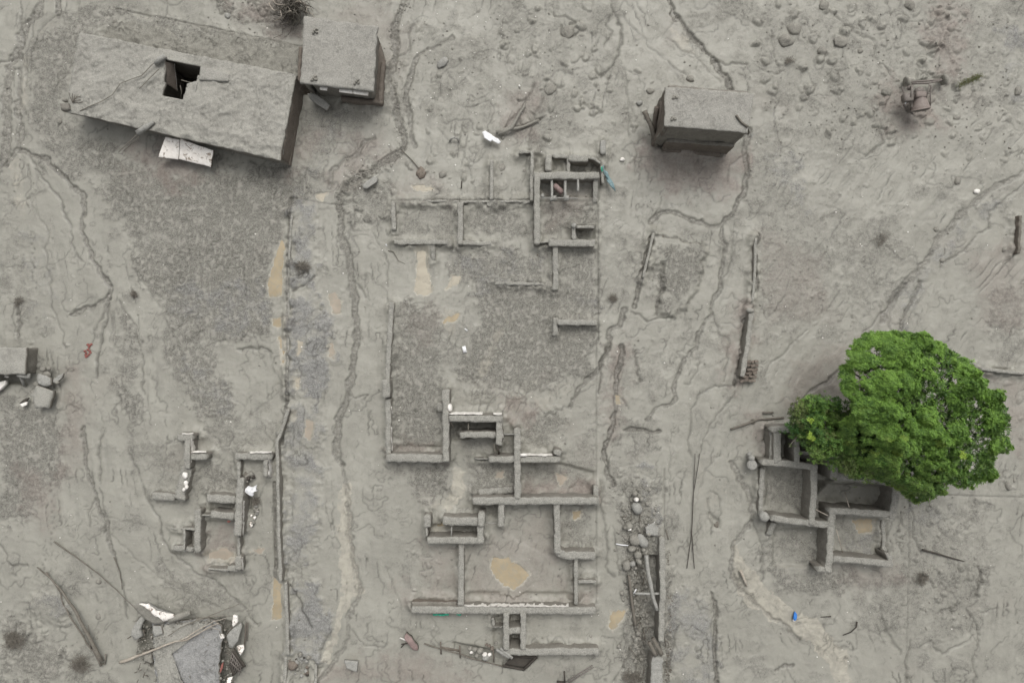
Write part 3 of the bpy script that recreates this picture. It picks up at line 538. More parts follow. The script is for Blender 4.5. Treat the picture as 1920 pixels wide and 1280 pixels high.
cr1 = B.math('MULTIPLY', thin(B.noise(3.2, 5, .75, 1.0), .012), B.ramp(B.noise(1.1, 3, .6), .46, .60))
cr2 = B.math('MULTIPLY', thin(B.noise(8, 4, .7, .8), .022), pm)
blot = B.math('MULTIPLY', B.ramp(B.noise(7.5, 5, .8, .6), .60, .68), B.math('ADD', pm, .12))
marks = B.math('MAXIMUM', B.math('MAXIMUM', cr1, B.math('MULTIPLY', cr2, .8)), B.math('MULTIPLY', blot, .75))
c = B.mix(B.math('MULTIPLY', marks, .75), c, (.080, .075, .063))
rc = B.mix(B.ramp(nf, .36, .66), (.118, .114, .098), (.205, .198, .172))
rc = B.mix(.62, rc, B.mix(B.ramp(ng, .38, .60), (.060, .057, .048), (.318, .306, .264)))
rc = B.mix(B.math('MULTIPLY', SC, .8), rc, (.300, .288, .252))
rm = B.math('MULTIPLY', B.ramp(B.math('ADD', RO, B.math('MULTIPLY', B.math('SUBTRACT', nm, .5), 1.4)), .16, .62), .92)
c = B.mix(rm, c, rc)
bc = B.mix(B.ramp(ng, .38, .62), (.100, .100, .099), (.315, .314, .308))
c = B.mix(B.math('MULTIPLY', B.ramp(B.math('ADD', BL, B.math('MULTIPLY', B.math('SUBTRACT', nm, .5), 1.2)), .25, .85), .6), c, bc)
c = B.mix(B.math('MULTIPLY', BR, .7), c, B.mix(B.ramp(nf, .35, .65), (.150, .120, .101), (.262, .226, .198)))
c = B.mix(B.math('MULTIPLY', B.ramp(B.math('ADD', TA, B.math('MULTIPLY', B.math('SUBTRACT', nm, .5), .9)), .3, .8), .75), c, B.mix(B.ramp(nm, .4, .6), (.285, .268, .225), (.40, .375, .310)))
gc = B.mix(B.ramp(B.noise(20, 4, .8), .36, .62), (.060, .056, .048), (.270, .256, .222))
c = B.mix(B.math('MULTIPLY', GU, .75), c, gc)
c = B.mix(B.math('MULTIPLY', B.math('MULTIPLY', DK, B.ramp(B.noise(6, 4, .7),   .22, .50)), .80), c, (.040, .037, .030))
l.new(c, b.inputs['Base Color'])
rr = B.math('ADD', B.math('MULTIPLY', RO, .25), B.math('MULTIPLY', nm, .35)); l.new(B.math('ADD', rr, .30), b.inputs['Roughness'])
b.inputs['Specular IOR Level'].default_value = .35
tex = B.math('ADD', B.math('MAXIMUM', B.math('MAXIMUM', RO, BL), B.math('MULTIPLY', PA, .7)), .10)
n1 = B.bump(B.math('MULTIPLY', nf, tex), .9, .06, b)
n2 = B.bump(B.math('SUBTRACT', nm, B.math('MULTIPLY', marks, .45)), .45, .07, b, n1); B.bump(B.math('MULTIPLY', ng, tex), .6, .010, b, n2)
M['mud'] = m

me = bpy.data.meshes.new('ground'); nv = NX*NY
co = np.empty((nv, 3), np.float32); co[:, 0] = X.ravel(); co[:, 1] = Y.ravel(); co[:, 2] = Z.ravel()
idx = np.arange(nv).reshape(NY, NX)
q = np.stack([idx[:-1, :-1], idx[:-1, 1:], idx[1:, 1:], idx[1:, :-1]], -1).reshape(-1, 4)
me.vertices.add(nv); me.vertices.foreach_set('co', co.ravel()); me.loops.add(q.size); me.loops.foreach_set('vertex_index', q.ravel().astype(np.int32))
me.polygons.add(len(q)); me.polygons.foreach_set('loop_start', np.arange(0, q.size, 4, dtype=np.int32)); me.polygons.foreach_set('use_smooth', np.ones(len(q), bool))
me.update(calc_edges=True)
for nm_, ch in (('mask_a', (rough, blue, brown)), ('mask_b', (tan, gul, dark)), ('mask_c', (scale, patch, np.clip(.5+.2*str3*(.15+.85*flowm), 0, 1)))):
    at = me.color_attributes.new(nm_, 'FLOAT_COLOR', 'POINT'); arr = np.ones((nv, 4), np.float32)
    for k in range(3): arr[:, k] = np.clip(ch[k], 0, 1).ravel()
    at.data.foreach_set('color', arr.ravel())
me.materials.append(M['mud'])
go = bpy.data.objects.new('ground', me); col.objects.link(go); put(go, 'structure', 'grey wet mud covering the whole village ground')

# puddles: level sheets of silty water
def water(name, colr):
    m, n, l, b = new_mat(name); B = NB(n, l)
    c = B.mix(B.ramp(B.noise(1.6, 3, .5, .6), .35, .65), tuple(x*.82 for x in colr), colr); c = B.mix(B.math('MULTIPLY', B.ramp(B.noise(3.0, 5, .7, .8), .48, .64), .7), c, (.262, .245, .200)); l.new(c, b.inputs['Base Color'])
    b.inputs['Roughness'].default_value = .16; b.inputs['Specular IOR Level'].default_value = .3; return m
WM = {'ochre': water('ochre_puddle_water', (.345, .285, .190)), 'tan': water('tan_puddle_water', (.335, .290, .232)), 'pale': water('pale_puddle_water', (.400, .362, .288))}
for (p, c, _), lv in zip(PUD, plev):
    q2 = W2(p); cx = sum(a for a, _ in q2)/len(q2); cy = sum(b_ for _, b_ in q2)/len(q2)
    pts = []
    for k in range(len(q2)):
        a0, b0 = q2[k], q2[(k+1) % len(q2)]
        for t in range(6):
            x = a0[0]+(b0[0]-a0[0])*t/6; y = a0[1]+(b0[1]-a0[1])*t/6
            dx, dy = x-cx, y-cy; L = math.hypot(dx, dy)+1e-6; e = .05+.05*mn.noise(Vector((x*4, y*4, 3)))
            pts.append(Vector((x+dx/L*e, y+dy/L*e, lv)))
    o = mesh('puddle', [Vector((cx, cy, lv))]+pts, [(0, i+1, (i+1) % len(pts)+1) for i in range(len(pts))], WM[c]); put(o, 'structure')

# ------------------------------------------------------------------ solid makers
def nz(v, s, k=0.0): return mn.noise(Vector((v[0]*s+k, v[1]*s-k, v[2]*s+k*.5)))
WSEG = []
def wall_geo(pts, wpx, h, zb=None, amp=.045, hend=None, step=.075, seed=0):
    """mud-crusted wall along the centre line of its top, h metres high"""
    hend = h if hend is None else hend
    C = [P(a, b_, h) for a, b_ in pts]
    L = [0]
    for k in range(len(C)-1): L.append(L[-1]+(C[k+1]-C[k]).length)
    n = max(3, int(L[-1]/step)+1); wd = wpx/S*(CZ-h)/CZ/2
    sec = [(-1, 0), (-1, .5), (-1.0, .86), (-.93, .995), (-.35, 1.0), (.3, 1.0), (.93, .995), (1.0, .86), (1, .5), (1, 0)]
    V, F, MI = [], [], []; K = len(sec)
    for i in range(n+1):
        s = L[-1]*i/n
        k = 0
        while k < len(L)-2 and s > L[k+1]: k += 1
        t = (s-L[k])/max(L[k+1]-L[k], 1e-6); p = C[k].lerp(C[k+1], t)
        d0 = (C[k+1]-C[k]).normalized(); d1 = d0
        if k+1 < len(C)-1 and t > .7: d1 = (C[k+2]-C[k+1]).normalized()
        dr = (d0+d1*max(0, (t-.7)/.6)).normalized() if t > .7 else d0
        nr = Vector((-dr.y, dr.x, 0)).normalized()
        hh = h+(hend-h)*i/n; base = gz(p.x, p.y)-.35 if zb is None else zb
        WSEG.append((p.x, p.y)) if zb is None and h > .12 else None; hh += .06*mn.noise(Vector((p.x*1.3, p.y*1.3, 7+seed)))+.03*mn.noise(Vector((p.x*5, p.y*5, 3)))
        ef = min(1, .93+.07*min(i, n-i)/1.0)
        for (u, v) in sec:
            q_ = p+nr*(u*wd*ef*(1+.16*mn.noise(Vector((p.x*2.1+u, p.y*2.1, seed)))+.12*mn.noise(Vector((p.x*6+u, p.y*6, seed)))))
            z = base+(hh-base)*v if v < .9 else hh-(1-v)*1.2
            if v == .86: z = hh-.045
            if v < .5: q_ += nr*(u*.02)
            q_ = Vector((q_.x, q_.y, z))
            q_ += Vector((nz(q_, 6, seed), nz(q_, 6, seed+9), nz(q_, 7, seed+4)))*amp*(.8 if v > .3 else .5)
            q_.z += (.035*mn.noise(Vector((q_.x*11, q_.y*11, 1)))-.10*max(0, mn.noise(Vector((q_.x*2.3, q_.y*2.3, 31)))-.28)) if v > .9 else 0
            V.append(q_)
    for i in range(n):
        for k in range(K-1):
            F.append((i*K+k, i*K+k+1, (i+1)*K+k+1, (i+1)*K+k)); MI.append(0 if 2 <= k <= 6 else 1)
    for i in (0, n):
        f = [i*K+k for k in range(K)]; cen = sum((V[j] for j in f), Vector())/K
        dirv = (C[0]-C[1] if i == 0 else C[-1]-C[-2]).normalized()*.035
        V.append(cen+dirv); ci = len(V)-1
        for k in range(K-1):
            t = (f[k], f[k+1], ci); F.append(t if i == n else t[::-1]); MI.append(0 if 2 <= k <= 6 else 1)
    return V, F, MI
def fixn(V, F):  # outward orientation is not needed by Cycles, kept for clarity
    return V, F
sd_ = [0]
def wall(parent, pts, wpx, h, name='wall', hend=None, mats=None, zb=None, amp=.045, label=None):
    sd_[0] += 1
    h = h+.0037*(sd_[0] % 7)
    V, F, MI = wall_geo(pts, wpx, h, zb, amp, hend, seed=sd_[0]*1.7)
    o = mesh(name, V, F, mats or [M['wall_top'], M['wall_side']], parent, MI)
    if label: o['label'] = label
    return o
def wall_thing(name, label, cat, pts, wpx, h, group=None, **k):
    sd_[0] += 1
    V, F, MI = wall_geo(pts, wpx, h, k.get('zb'), k.get('amp', .045), k.get('hend'), seed=sd_[0]*1.7)
    o = mesh(name, V, F, k.get('mats') or [M['wall_top'], M['wall_side']], None, MI)
    return put(o, None, label, cat, group)

def quad_slab(c, hs, th, res=.12, amp=.02, hole=None, fold=None, wav=.0, edge=0.0, seed=0):
    """slab over four survey corners at heights hs; th thick; optional hole polygon (survey px at its height)"""
    if not isinstance(hs, (list, tuple)): hs = [hs]*4
    A = [P(c[i][0], c[i][1], hs[i]) for i in range(4)]
    nu = max(2, int(max((A[1]-A[0]).length, (A[2]-A[3]).length)/res)); nv_ = max(2, int(max((A[3]-A[0]).length, (A[2]-A[1]).length)/res))
    V = []
    for j in range(nv_+1):
        for i in range(nu+1):
            u, v = i/nu, j/nv_
            p = A[0].lerp(A[1], u).lerp(A[3].lerp(A[2], u), v)
            eb = min(u*nu, (1-u)*nu, v*nv_, (1-v)*nv_)
            dz = amp*(.6*nz(p, 1.2, seed)+.6*nz(p, 4, seed+3)+.4*nz(p, 9, seed+5))
            if fold: dz += fold(p, u, v)
            if edge and eb < 1: 
                p = p+Vector((nz(p, 3, 5), nz(p, 3, 8), 0))*edge+Vector((nz(p, 9, 5), nz(p, 9, 8), 0))*edge*.5; dz -= .015
            V.append(p+Vector((0, 0, dz)))
    hp = None
    if hole: hp = [tuple(P(a, b_, sum(hs)/4).xy) for a, b_ in hole]
    F = []
    for j in range(nv_):
        for i in range(nu):
            f = (j*(nu+1)+i, j*(nu+1)+i+1, (j+1)*(nu+1)+i+1, (j+1)*(nu+1)+i)
            if hp:
                ce = sum((V[k] for k in f), Vector())/4
                if inside(np.array([ce.x]), np.array([ce.y]), hp)[0]: continue
            F.append(f)
    return solidify(V, F, th)
def solidify(V, F, th, side=None):
    n = len(V); cnt = {}
    for f in F:
        for k in range(len(f)):
            e = (f[k], f[(k+1) % len(f)]); cnt[e] = cnt.get(e, 0)+1
    F2 = list(F); MI = [0]*len(F)
    V2 = list(V)+[Vector((v[0], v[1], v[2]-th)) for v in V]
    for f in F: F2.append(tuple(i+n for i in reversed(f))); MI.append(1)
    for (a, b_) in cnt:
        if (b_, a) not in cnt: F2.append((b_, a, a+n, b_+n)); MI.append(1)
    return V2, F2, MI
def poly_slab(poly, h, th, amp=.02, rings=4, dome=0.0, tilt=(0, 0), jag=.02, zabs=True, seed=0):
    """star-shaped slab or lump from a traced outline; th thick, optional doming"""
    q_ = [P(a, b_, h) for a, b_ in poly]; c = sum(q_, Vector())/len(q_)
    bd = []
    for k in range(len(q_)):
        a0, b0 = q_[k], q_[(k+1) % len(q_)]; m_ = max(1, int((b0-a0).length/.09))
        for t in range(m_): bd.append(a0.lerp(b0, t/m_))
    V = [c.copy()]; N = len(bd)
    for r in range(1, rings+1):
        for p in bd:
            v = c.lerp(p, r/rings)
            if r == rings: v += Vector((nz(v, 6, seed), nz(v, 6, seed+4), 0))*jag
            V.append(v)
    mr = max((p-c).length for p in bd)
    for i, v in enumerate(V):
        rr_ = (v-c).length/mr
        v.z = h+dome*(1-rr_*rr_)+amp*(nz(v, 3, seed)+.6*nz(v, 8, seed+2))+tilt[0]*(v.x-c.x)+tilt[1]*(v.y-c.y)
    F = [(0, 1+k, 1+(k+1) % N) for k in range(N)]
    for r in range(1, rings):
        o0 = 1+(r-1)*N; o1 = 1+r*N
        for k in range(N): F.append((o0+k, o1+k, o1+(k+1) % N, o0+(k+1) % N))
    return solidify(V, F, th)
def prism(poly, h0, h1):
    n = len(poly); V = [Vector((p[0], p[1], h0)) for p in poly]+[Vector((p[0], p[1], h1)) for p in poly]
    return V, [tuple(range(n))[::-1], tuple(range(n, 2*n))]+[(i, (i+1) % n, (i+1) % n+n, i+n) for i in range(n)]
def tube(pts, r, seg=6, jit=0.0, seed=0):
    rs = r if isinstance(r, (list, tuple)) else [r]*len(pts)
    P_ = [Vector(p) for p in pts]; V, F = [], []
    for i, p in enumerate(P_):
        d_ = (P_[min(i+1, len(P_)-1)]-P_[max(i-1, 0)]).normalized(); a = d_.orthogonal().normalized() if i == 0 else (a-d_*a.dot(d_)).normalized()
        b_ = d_.cross(a)
        for k in range(seg):
            t = 2*math.pi*k/seg; q_ = p+(a*math.cos(t)+b_*math.sin(t))*rs[i]
            if jit: q_ += Vector((nz(q_, 9, seed), nz(q_, 9, seed+5), nz(q_, 9, seed+9)))*jit
            V.append(q_)
    for i in range(len(P_)-1):
        for k in range(seg): F.append((i*seg+k, i*seg+(k+1) % seg, (i+1)*seg+(k+1) % seg, (i+1)*seg+k))
    F += [tuple(range(seg))[::-1], tuple(range(len(V)-seg, len(V)))]
    return V, F
def ptube(pp, r, **k):
    """tube along survey points (px, py, height)"""
    return tube([P(*p) for p in pp], r, **k)
def resample(pts, step=.2, wob=0.0, seed=0):
    out = []; P_ = [Vector(p) for p in pts]
    for i in range(len(P_)-1):
        n_ = max(1, int((P_[i+1]-P_[i]).length/step))
        for t in range(n_):
            v = P_[i].lerp(P_[i+1], t/n_)
            out.append(v+Vector((nz(v, 1.5, seed), nz(v, 1.5, seed+3), nz(v, 1.5, seed+6)))*wob)
    out.append(P_[-1]); return out
def box_geo(c, sx, sy, sz, rz=0, tilt=(0, 0), bev=0.0, jag=0.0, seed=0, sub=0):
    bm = bmesh.new(); bmesh.ops.create_cube(bm, size=1)
    for v in bm.verts: v.co = Vector((v.co.x*sx, v.co.y*sy, v.co.z*sz))
    if sub: bmesh.ops.subdivide_edges(bm, edges=bm.edges[:], cuts=sub, use_grid_fill=True)
    if bev: bmesh.ops.bevel(bm, geom=bm.edges[:], offset=bev, segments=1, affect='EDGES') if not sub else None
    Mx = Matrix.Translation(c) @ Matrix.Rotation(rz, 4, 'Z') @ Matrix.Rotation(tilt[0], 4, 'X') @ Matrix.Rotation(tilt[1], 4, 'Y')
    V = [Mx @ v.co for v in bm.verts]
    if jag: V = [v+Vector((nz(v, 3, seed), nz(v, 3, seed+3), nz(v, 3, seed+6)))*jag*1.5 for v in V]
    F = [tuple(v.index for v in f.verts) for f in bm.faces]; bm.verts.index_update(); F = [tuple(v.index for v in f.verts) for f in bm.faces]
    bm.free(); return V, F
def rock_geo(c, rx, ry, rz_, rot=0, sub=2, seed=0, am=.35):
    bm = bmesh.new(); bmesh.ops.create_icosphere(bm, subdivisions=sub, radius=1)
    V = []
    for v in bm.verts:
        k = 1+am*mn.noise(v.co*1.3+Vector((seed, seed*2, 3)))+am*.45*mn.noise(v.co*3+Vector((seed, 5, 1)))
        a = Vector((v.co.x*rx*k, v.co.y*ry*k, v.co.z*rz_*k)); a.rotate(Matrix.Rotation(rot, 3, 'Z')); V.append(Vector(c)+a)
    F = [tuple(v.index for v in f.verts) for f in bm.faces]; bm.free(); return V, F
def plaster(parent, a, b_, vis, h, lo=.0, mat=None, th=.045, jag=.03, name='plaster'):
    """painted render on the face of a wall: a-b is its upper edge, vis the px shift to its foot"""
    vl = math.hypot(*vis); a = (a[0]+vis[0]/vl*1.6, a[1]+vis[1]/vl*1.6); b_ = (b_[0]+vis[0]/vl*1.6, b_[1]+vis[1]/vl*1.6); h += .03
    n_ = max(3, int(math.dist(a, b_)/S/.10)); V = []; rows = 4
    for i in range(n_+1):
        t = i/n_; x = a[0]+(b_[0]-a[0])*t; y = a[1]+(b_[1]-a[1])*t
        e = .6+.4*mn.noise(Vector((x*.09, y*.09, 2)))
        drop = lo+(h-lo)*max(0, .35*mn.noise(Vector((x*.15, y*.15, 9))))
        for r in range(rows+1):
            s = r/rows; hh = h+(drop-h)*s
            v = P(x+vis[0]*s*(.8+.5*e), y+vis[1]*s*(.8+.5*e), hh); v += Vector((nz(v, 9, 2), nz(v, 9, 5), 0))*jag; V.append(v)
    F = [(i*(rows+1)+r, i*(rows+1)+r+1, (i+1)*(rows+1)+r+1, (i+1)*(rows+1)+r) for i in range(n_) for r in range(rows)]
    V, F, MI = solidify(V, F, th)
    return mesh(name, V, F, [mat or M['plaster_clean']], parent, [0]*len(F))

# ------------------------------------------------------------------ houses that still carry their roofs
def base_loc(px, py, h=0): return P(px, py, 0)+Vector((0, 0, gp(px, py)))
def part(name, g, mats, parent, **k):
    V, F = g[0], g[1]; mi = g[2] if len(g) > 2 else None
    return mesh(name, V, F, mats if isinstance(mats, list) else ([mats] if mi is None else [mats, mats]), parent, mi, **k)
def face_wall(parent, pts, h0, h1, th, mat, name='wall'):
    """upright wall: pts are px at height h1 of its outer top edge (closed outline not needed)"""
    V, F = [], []
    C = [P(a, b_, h1) for a, b_ in pts]
    cen = sum(C, Vector())/len(C)
    n_ = 0; rings = []
    for k in range(len(C)-1):
        m_ = max(1, int((C[k+1]-C[k]).length/.10))
        for t in range(m_): rings.append(C[k].lerp(C[k+1], t/m_))
    rings.append(C[-1])
    rows = 14
    for p in rings:
        for r in range(rows+1):
            z = h1+(h0-h1)*r/rows
            V.append(Vector((p.x+.05*nz((p.x, p.y, z*.6), 2.5, 4)+.03*nz((p.x, p.y, z), 8, 4), p.y+.05*nz((p.x, p.y, z*.6), 2.5, 7)+.03*nz((p.x, p.y, z), 8, 9), z)))
    F = [(i*(rows+1)+r, i*(rows+1)+r+1, (i+1)*(rows+1)+r+1, (i+1)*(rows+1)+r) for i in range(len(rings)-1) for r in range(rows)]
    # inner skin
    N_ = len(V); d_ = (C[-1]-C[0]).normalized(); nr = Vector((-d_.y, d_.x, 0))*th
    if (C[0]+nr).xy.length < C[0].xy.length: nr = -nr
    V += [v+nr for v in V]; F += [tuple(i+N_ for i in reversed(f)) for f in F]
    for r in range(rows): F += [(r+1, r, r+N_, r+1+N_)]; e = (len(rings)-1)*(rows+1); F += [(e+r, e+r+1, e+r+1+N_, e+r+N_)]
    F += [(i*(rows+1), (i+1)*(rows+1), (i+1)*(rows+1)+N_, i*(rows+1)+N_) for i in range(len(rings)-1)]
    return mesh(name, V, F, mat, parent)

# A. the long house, roof under mud, hole in the roof
HA = 1.45
h = thing('flat_roofed_house', 'long mud-covered house with a square hole broken through its flat roof', 'house', base_loc(345, 190))
hole = [(311, 112), (377, 126), (370, 152), (352, 158), (343, 187), (304, 180)]
flow = [W2([(205, 120), (215, 150), (250, 155), (258, 135)])]
def foldA(p, u, v):
    z = .05*math.sin(u*9+3*nz(p, .8))*max(0, .4+nz(p, .9, 3))
    x, y = 960+p.x*S*CZ/(CZ-HA), 640-p.y*S*CZ/(CZ-HA)
    z += .13*math.exp(-(((x-405)/48)**2+((y-185)/38)**2))      # swollen mud east of the hole
    z += .09*math.exp(-(((x-300)/14)**2+((y-112)/10)**2))
    z += .07*math.exp(-(((y-(150+.28*(x-120)+12+8*nz(p, .9, 8)))/9)**2))*(1 if x > 215 else .2)
    z -= .06*math.exp(-((math.hypot(x-300, y-215)-60)/7)**2)*(1 if x < 330 else 0)
    q1 = mn.noise(Vector((p.x*1.1+.5*nz(p, 2.5), p.y*1.6, 4))); z += .035*math.exp(-(q1/.05)**2)*(-1 if x < 300 else 1)
    q2_ = mn.noise(Vector((p.x*2.6, p.y*2.6, 9))); z -= .03*math.exp(-(q2_/.06)**2)
    z += .02*max(0, mn.noise(Vector((p.x*4.5, p.y*4.5, 2))))
    t_ = mn.noise(Vector(((p.x*.9+p.y*.45)*.9+nz(p, .7), (p.y*.9-p.x*.4)*4.5, 5))); z += .035*t_-.03*math.exp(-(t_/.05)**2)
    rr_ = math.hypot((x-400)/1.2, y-180); z += .07*math.exp(-((rr_-42-8*nz(p, 1.5))/6)**2)*(1 if x > 380 and y < 215 else 0)
    for k_ in range(5): z += .06*math.exp(-((math.hypot(x-(300+48*k_), y-(262+12*k_))-22)/4)**2)*(1 if y < 262+12*k_ else 0)
    return z
g = quad_slab([(146, 60), (556, 140), (524, 301), (122, 209)], [HA-.05, HA, HA, HA-.05], .17, res=.06, amp=.028, hole=hole, fold=foldA, edge=.035, seed=2)
part('roof', g, [M['roof_mud'], M['wall_side']], h)
face_wall(h, [(132, 203), (525, 297)], -1.6, HA-.14, .16, M['wall_side'])
face_wall(h, [(527, 296), (556, 145)], -1.6, HA-.14, .16, M['brown'])
face_wall(h, [(165, 72), (550, 149)], -1.6, HA-.45, .16, M['wall_side'])
face_wall(h, [(140, 200), (163, 75)], -1.6, HA-.5, .16, M['wall_side'])
# plinth showing along the east side
V, F = prism([tuple(P(a, b_, .25).xy) for a, b_ in [(527, 300), (556, 150), (566, 168), (543, 309)]], -.5, .22)
mesh('plinth', V, F, M['brown'], h, smooth=False)
part('gutter_pipe', ptube([(541, 172, 1.32), (534, 205, 1.30), (530, 228, 1.28), (527, 250, 1.25)], .028), M['concrete'], h)
part('gutter_pipe', ptube([(536, 238, 1.2), (533, 262, 1.2), (531, 290, 1.15)], .02), M['concrete'], h)
# room below the hole, its darkness painted into the floor colour
part('room_floor', quad_slab([(270, 95), (400, 120), (380, 210), (260, 190)], -1.35, .1, res=.3, amp=.05), M['void'], h)
for pp in ([(296, 104), (382, 121)], [(382, 121), (366, 196)], [(366, 196), (290, 184)], [(290, 184), (296, 104)]):
    face_wall(h, pp, -1.35, HA-.3, .08, M['wall_side'], 'inner_wall')
part('roof_slab_fragment', quad_slab([(310, 116), (326, 118), (332, 171), (305, 152)], [1.5, 1.1, .5, 1.3], .10, res=.08, amp=.02, edge=.02), [M['brown'], M['plaster']], h)
part('roof_slab_fragment', quad_slab([(350, 158), (371, 151), (366, 174), (344, 186)], [1.3, 1.52, 1.5, 1.25], .12, res=.07, amp=.05, edge=.05), [M['roof'], M['concrete']], h)
part('roof_slab_fragment', quad_slab([(376, 124), (432, 140), (428, 153), (372, 150)], [1.58, 1.56, 1.55, 1.6], .06, res=.08, amp=.015, edge=.03), [M['roof'], M['concrete']], h)
part('concrete_rafter', ptube([(291, 120, 1.55), (300, 112, 1.66), (310, 105, 1.62)], [.09, .12, .10], seg=8, jit=.03), M['concrete'], h)
part('concrete_rafter', ptube([(289, 229, 1.50), (275, 238, 1.50), (258, 250, 1.44)], [.07, .12, .13], seg=8, jit=.03), M['concrete'], h)
for pp in ([(290, 118, 1.62), (265, 142, 1.55), (225, 157, 1.54), (210, 178, 1.52), (190, 190, 1.50), (150, 208, 1.42)], [(298, 130, 1.6), (280, 147, 1.58), (261, 167, 1.56)], [(259, 251, 1.40), (240, 268, 1.2), (222, 286, .9)], [(262, 256, 1.3), (246, 270, 1.1), (232, 284, .8)],
           [(340, 150, 1.1), (362, 156, 1.0), (368, 163, .9)], [(338, 160, 1.0), (341, 172, .8), (339, 184, .7)]):
    part('reinforcing_bar', tube(resample([P(*a) for a in pp], .15, .03, 3), .018, seg=5), M['twig'], h)
part('corner_post', rock_geo(P(122, 188, 1.42), .11, .11, .12, seed=3), M['stone'], h)
part('corner_post', box_geo(P(126, 203, 1.35), .36, .26, .3, .2, jag=.06, sub=2), M['wall_side'], h)
# branches of thin mud streaks near the west corner are roots and wires
for k in range(7):
    a = -.4+k*.32; L_ = 14+8*random.random()
    part('root', tube(resample([P(137, 192, 1.45), P(137+L_*math.sin(a), 192-L_*math.cos(a), 1.43)], .12, .08, k), .014, seg=4), M['wood'], h)

# lower roof behind it, half swallowed by the bank
wh = thing('low_back_roof', 'lumpy mud-buried lower roof running along behind the long house with the hole', 'roof', base_loc(400, 70))
g = quad_slab([(232, 22), (566, 86), (563, 150), (190, 70)], [.02, .10, .50, .25], .2, res=.08, amp=.13, edge=.08, seed=12)
part('roof_slab', g, [M['back_mud'], M['wall_side']], wh)
face_wall(wh, [(563, 168), (566, 88)], -.5, .65, .15, M['brown'])

# white painted slabs below the eave
w = thing('fallen_wall_slab', 'white painted wall slab in two pieces jutting out below the eave of the long house', 'slab', base_loc(345, 285))
part('slab_piece', quad_slab([(310, 256), (337, 262), (334, 300), (296, 294)], [.95, .92, .55, .6], .11, res=.06, amp=.012, edge=.03, seed=4), [M['plaster'], M['brown']], w)
part('slab_piece', quad_slab([(338, 260), (400, 282), (395, 313), (335, 299)], [.95, .92, .5, .55], .11, res=.06, amp=.012, edge=.03, seed=5), [M['plaster'], M['brown']], w)

# B. square-roofed house
HB = 1.9
h = thing('flat_roofed_house', 'small house with a clean grey square flat roof beside the dead bush', 'house', base_loc(640, 120))
rf = part('roof', quad_slab([(570, 30), (708, 50), (700, 171), (563, 156)], HB, .14, res=.07, amp=.035, edge=.045, seed=21), [M['roof'], M['concrete']], h)
face_wall(h, [(581, 152), (690, 165)], -1.2, HB-.15, .15, M['wall_side'])
face_wall(h, [(692, 164), (699, 56)], -1.2, HB-.15, .15, M['wall_side'])
face_wall(h, [(575, 40), (699, 56)], -1.2, HB-.15, .15, M['wall_side'])
face_wall(h, [(572, 152), (577, 40)], -1.2, HB-.15, .15, M['wall_side'])
V, F = prism([tuple(P(a, b_, .35).xy) for a, b_ in [(640, 178), (694, 185), (712, 80), (722, 112), (718, 192), (640, 183)]], -.6, .33)
mesh('plinth', V, F, M['brown'], h, smooth=False)
part('low_wall', wall_geo([(712, 190), (718, 115)], 8, .45, amp=.015), [M['brown'], M['brown']], h)
part('low_wall', wall_geo([(640, 184), (716, 192)], 7, .45, amp=.015), [M['brown'], M['brown']], h)
for a, b_ in (((600, 160), (614, 162)), ((636, 164), (662, 168)), ((662, 168), (691, 171))):
    part('window_frame', box_geo((P(a[0], a[1], HB-.28)+P(b_[0], b_[1], HB-.28))/2+Vector((0, -.12, 0)), (b_[0]-a[0])/S*.92, .16, .10, -.13, bev=.01), M['plaster_clean'], h)
for a, b_, s in ((590, 58, .1), (588, 146, .13), (668, 153, .1)):
    part('mud_clod', merge([rock_geo(P(a+dx, b_+dy, HB+.04), s*.6, s*.5, .06, seed=dx+b_) for dx, dy in ((0, 0), (4, 3), (-3, 4), (3, -3))]), M['stone'], rf)
w = poly_slab([(577, 176), (590, 176), (610, 188), (618, 197), (612, 206), (598, 198), (582, 186)], .55, .15, amp=.05, tilt=(-.1, .1))
put(mesh('concrete_block', w[0], w[1], [M['concrete'], M['wall_side']], None, w[2]), None, 'broken pale slab leaning by the dark gap between the two roofed houses', 'slab')

# C. hut on the right
HC = 3.0
h = thing('flat_roofed_hut', 'isolated grey flat-roofed hut with a tall exposed front wall and a stick on its roof', 'hut', base_loc(1320, 215))
rf = part('roof', quad_slab([(1248, 162), (1414, 175), (1402, 249), (1245, 236)], HC, .13, res=.07, amp=.035, edge=.045, seed=31), [M['roof'], M['wall_side']], h)
face_wall(h, [(1248, 238), (1393, 249)], -.6, HC-.13, .15, M['wall_side'])
face_wall(h, [(1248, 238), (1252, 166)], -.6, HC-.13, .15, M['brown'])
face_wall(h, [(1252, 166), (1402, 179)], -.6, HC-.13, .15, M['wall_side'])
face_wall(h, [(1393, 249), (1402, 179)], -.6, HC-.13, .15, M['wall_side'])
part('wall_ledge', wall_geo([(1252, 262), (1378, 272)], 7, 1.35, zb=-.3, amp=.02), [M['wall_side'], M['brown']], h)
part('footing', wall_geo([(1244, 276), (1352, 287)], 13, .25, amp=.04), [M['brown'], M['brown']], h)
for a, b_ in ((1265, 181), (1262, 221)):
    part('mud_clod', merge([rock_geo(P(a+dx, b_+dy, HC+.04), .07, .06, .05, seed=dx+b_) for dx, dy in ((0, 0), (4, 2), (-2, 3))]), M['stone'], rf)
o = mesh('wooden_stick', *tube(resample([P(1380, 216, HC+.06), P(1390, 229, HC+.07), P(1402, 238, HC+.05)], .1), .05, seg=7, jit=.01), M['wood']); put(o, None, 'short dark stick lying on the corner of the isolated hut roof', 'stick')
o = mesh('drain_pipe', *tube(resample([P(1402, 236, HC+.05), P(1404, 246, HC-.3), P(1404, 250, 2.0), P(1402, 252, .3)], .15), .04, seg=6), M['wood']); put(o, None, 'dark pipe hanging down from the stick corner of the isolated hut', 'pipe')
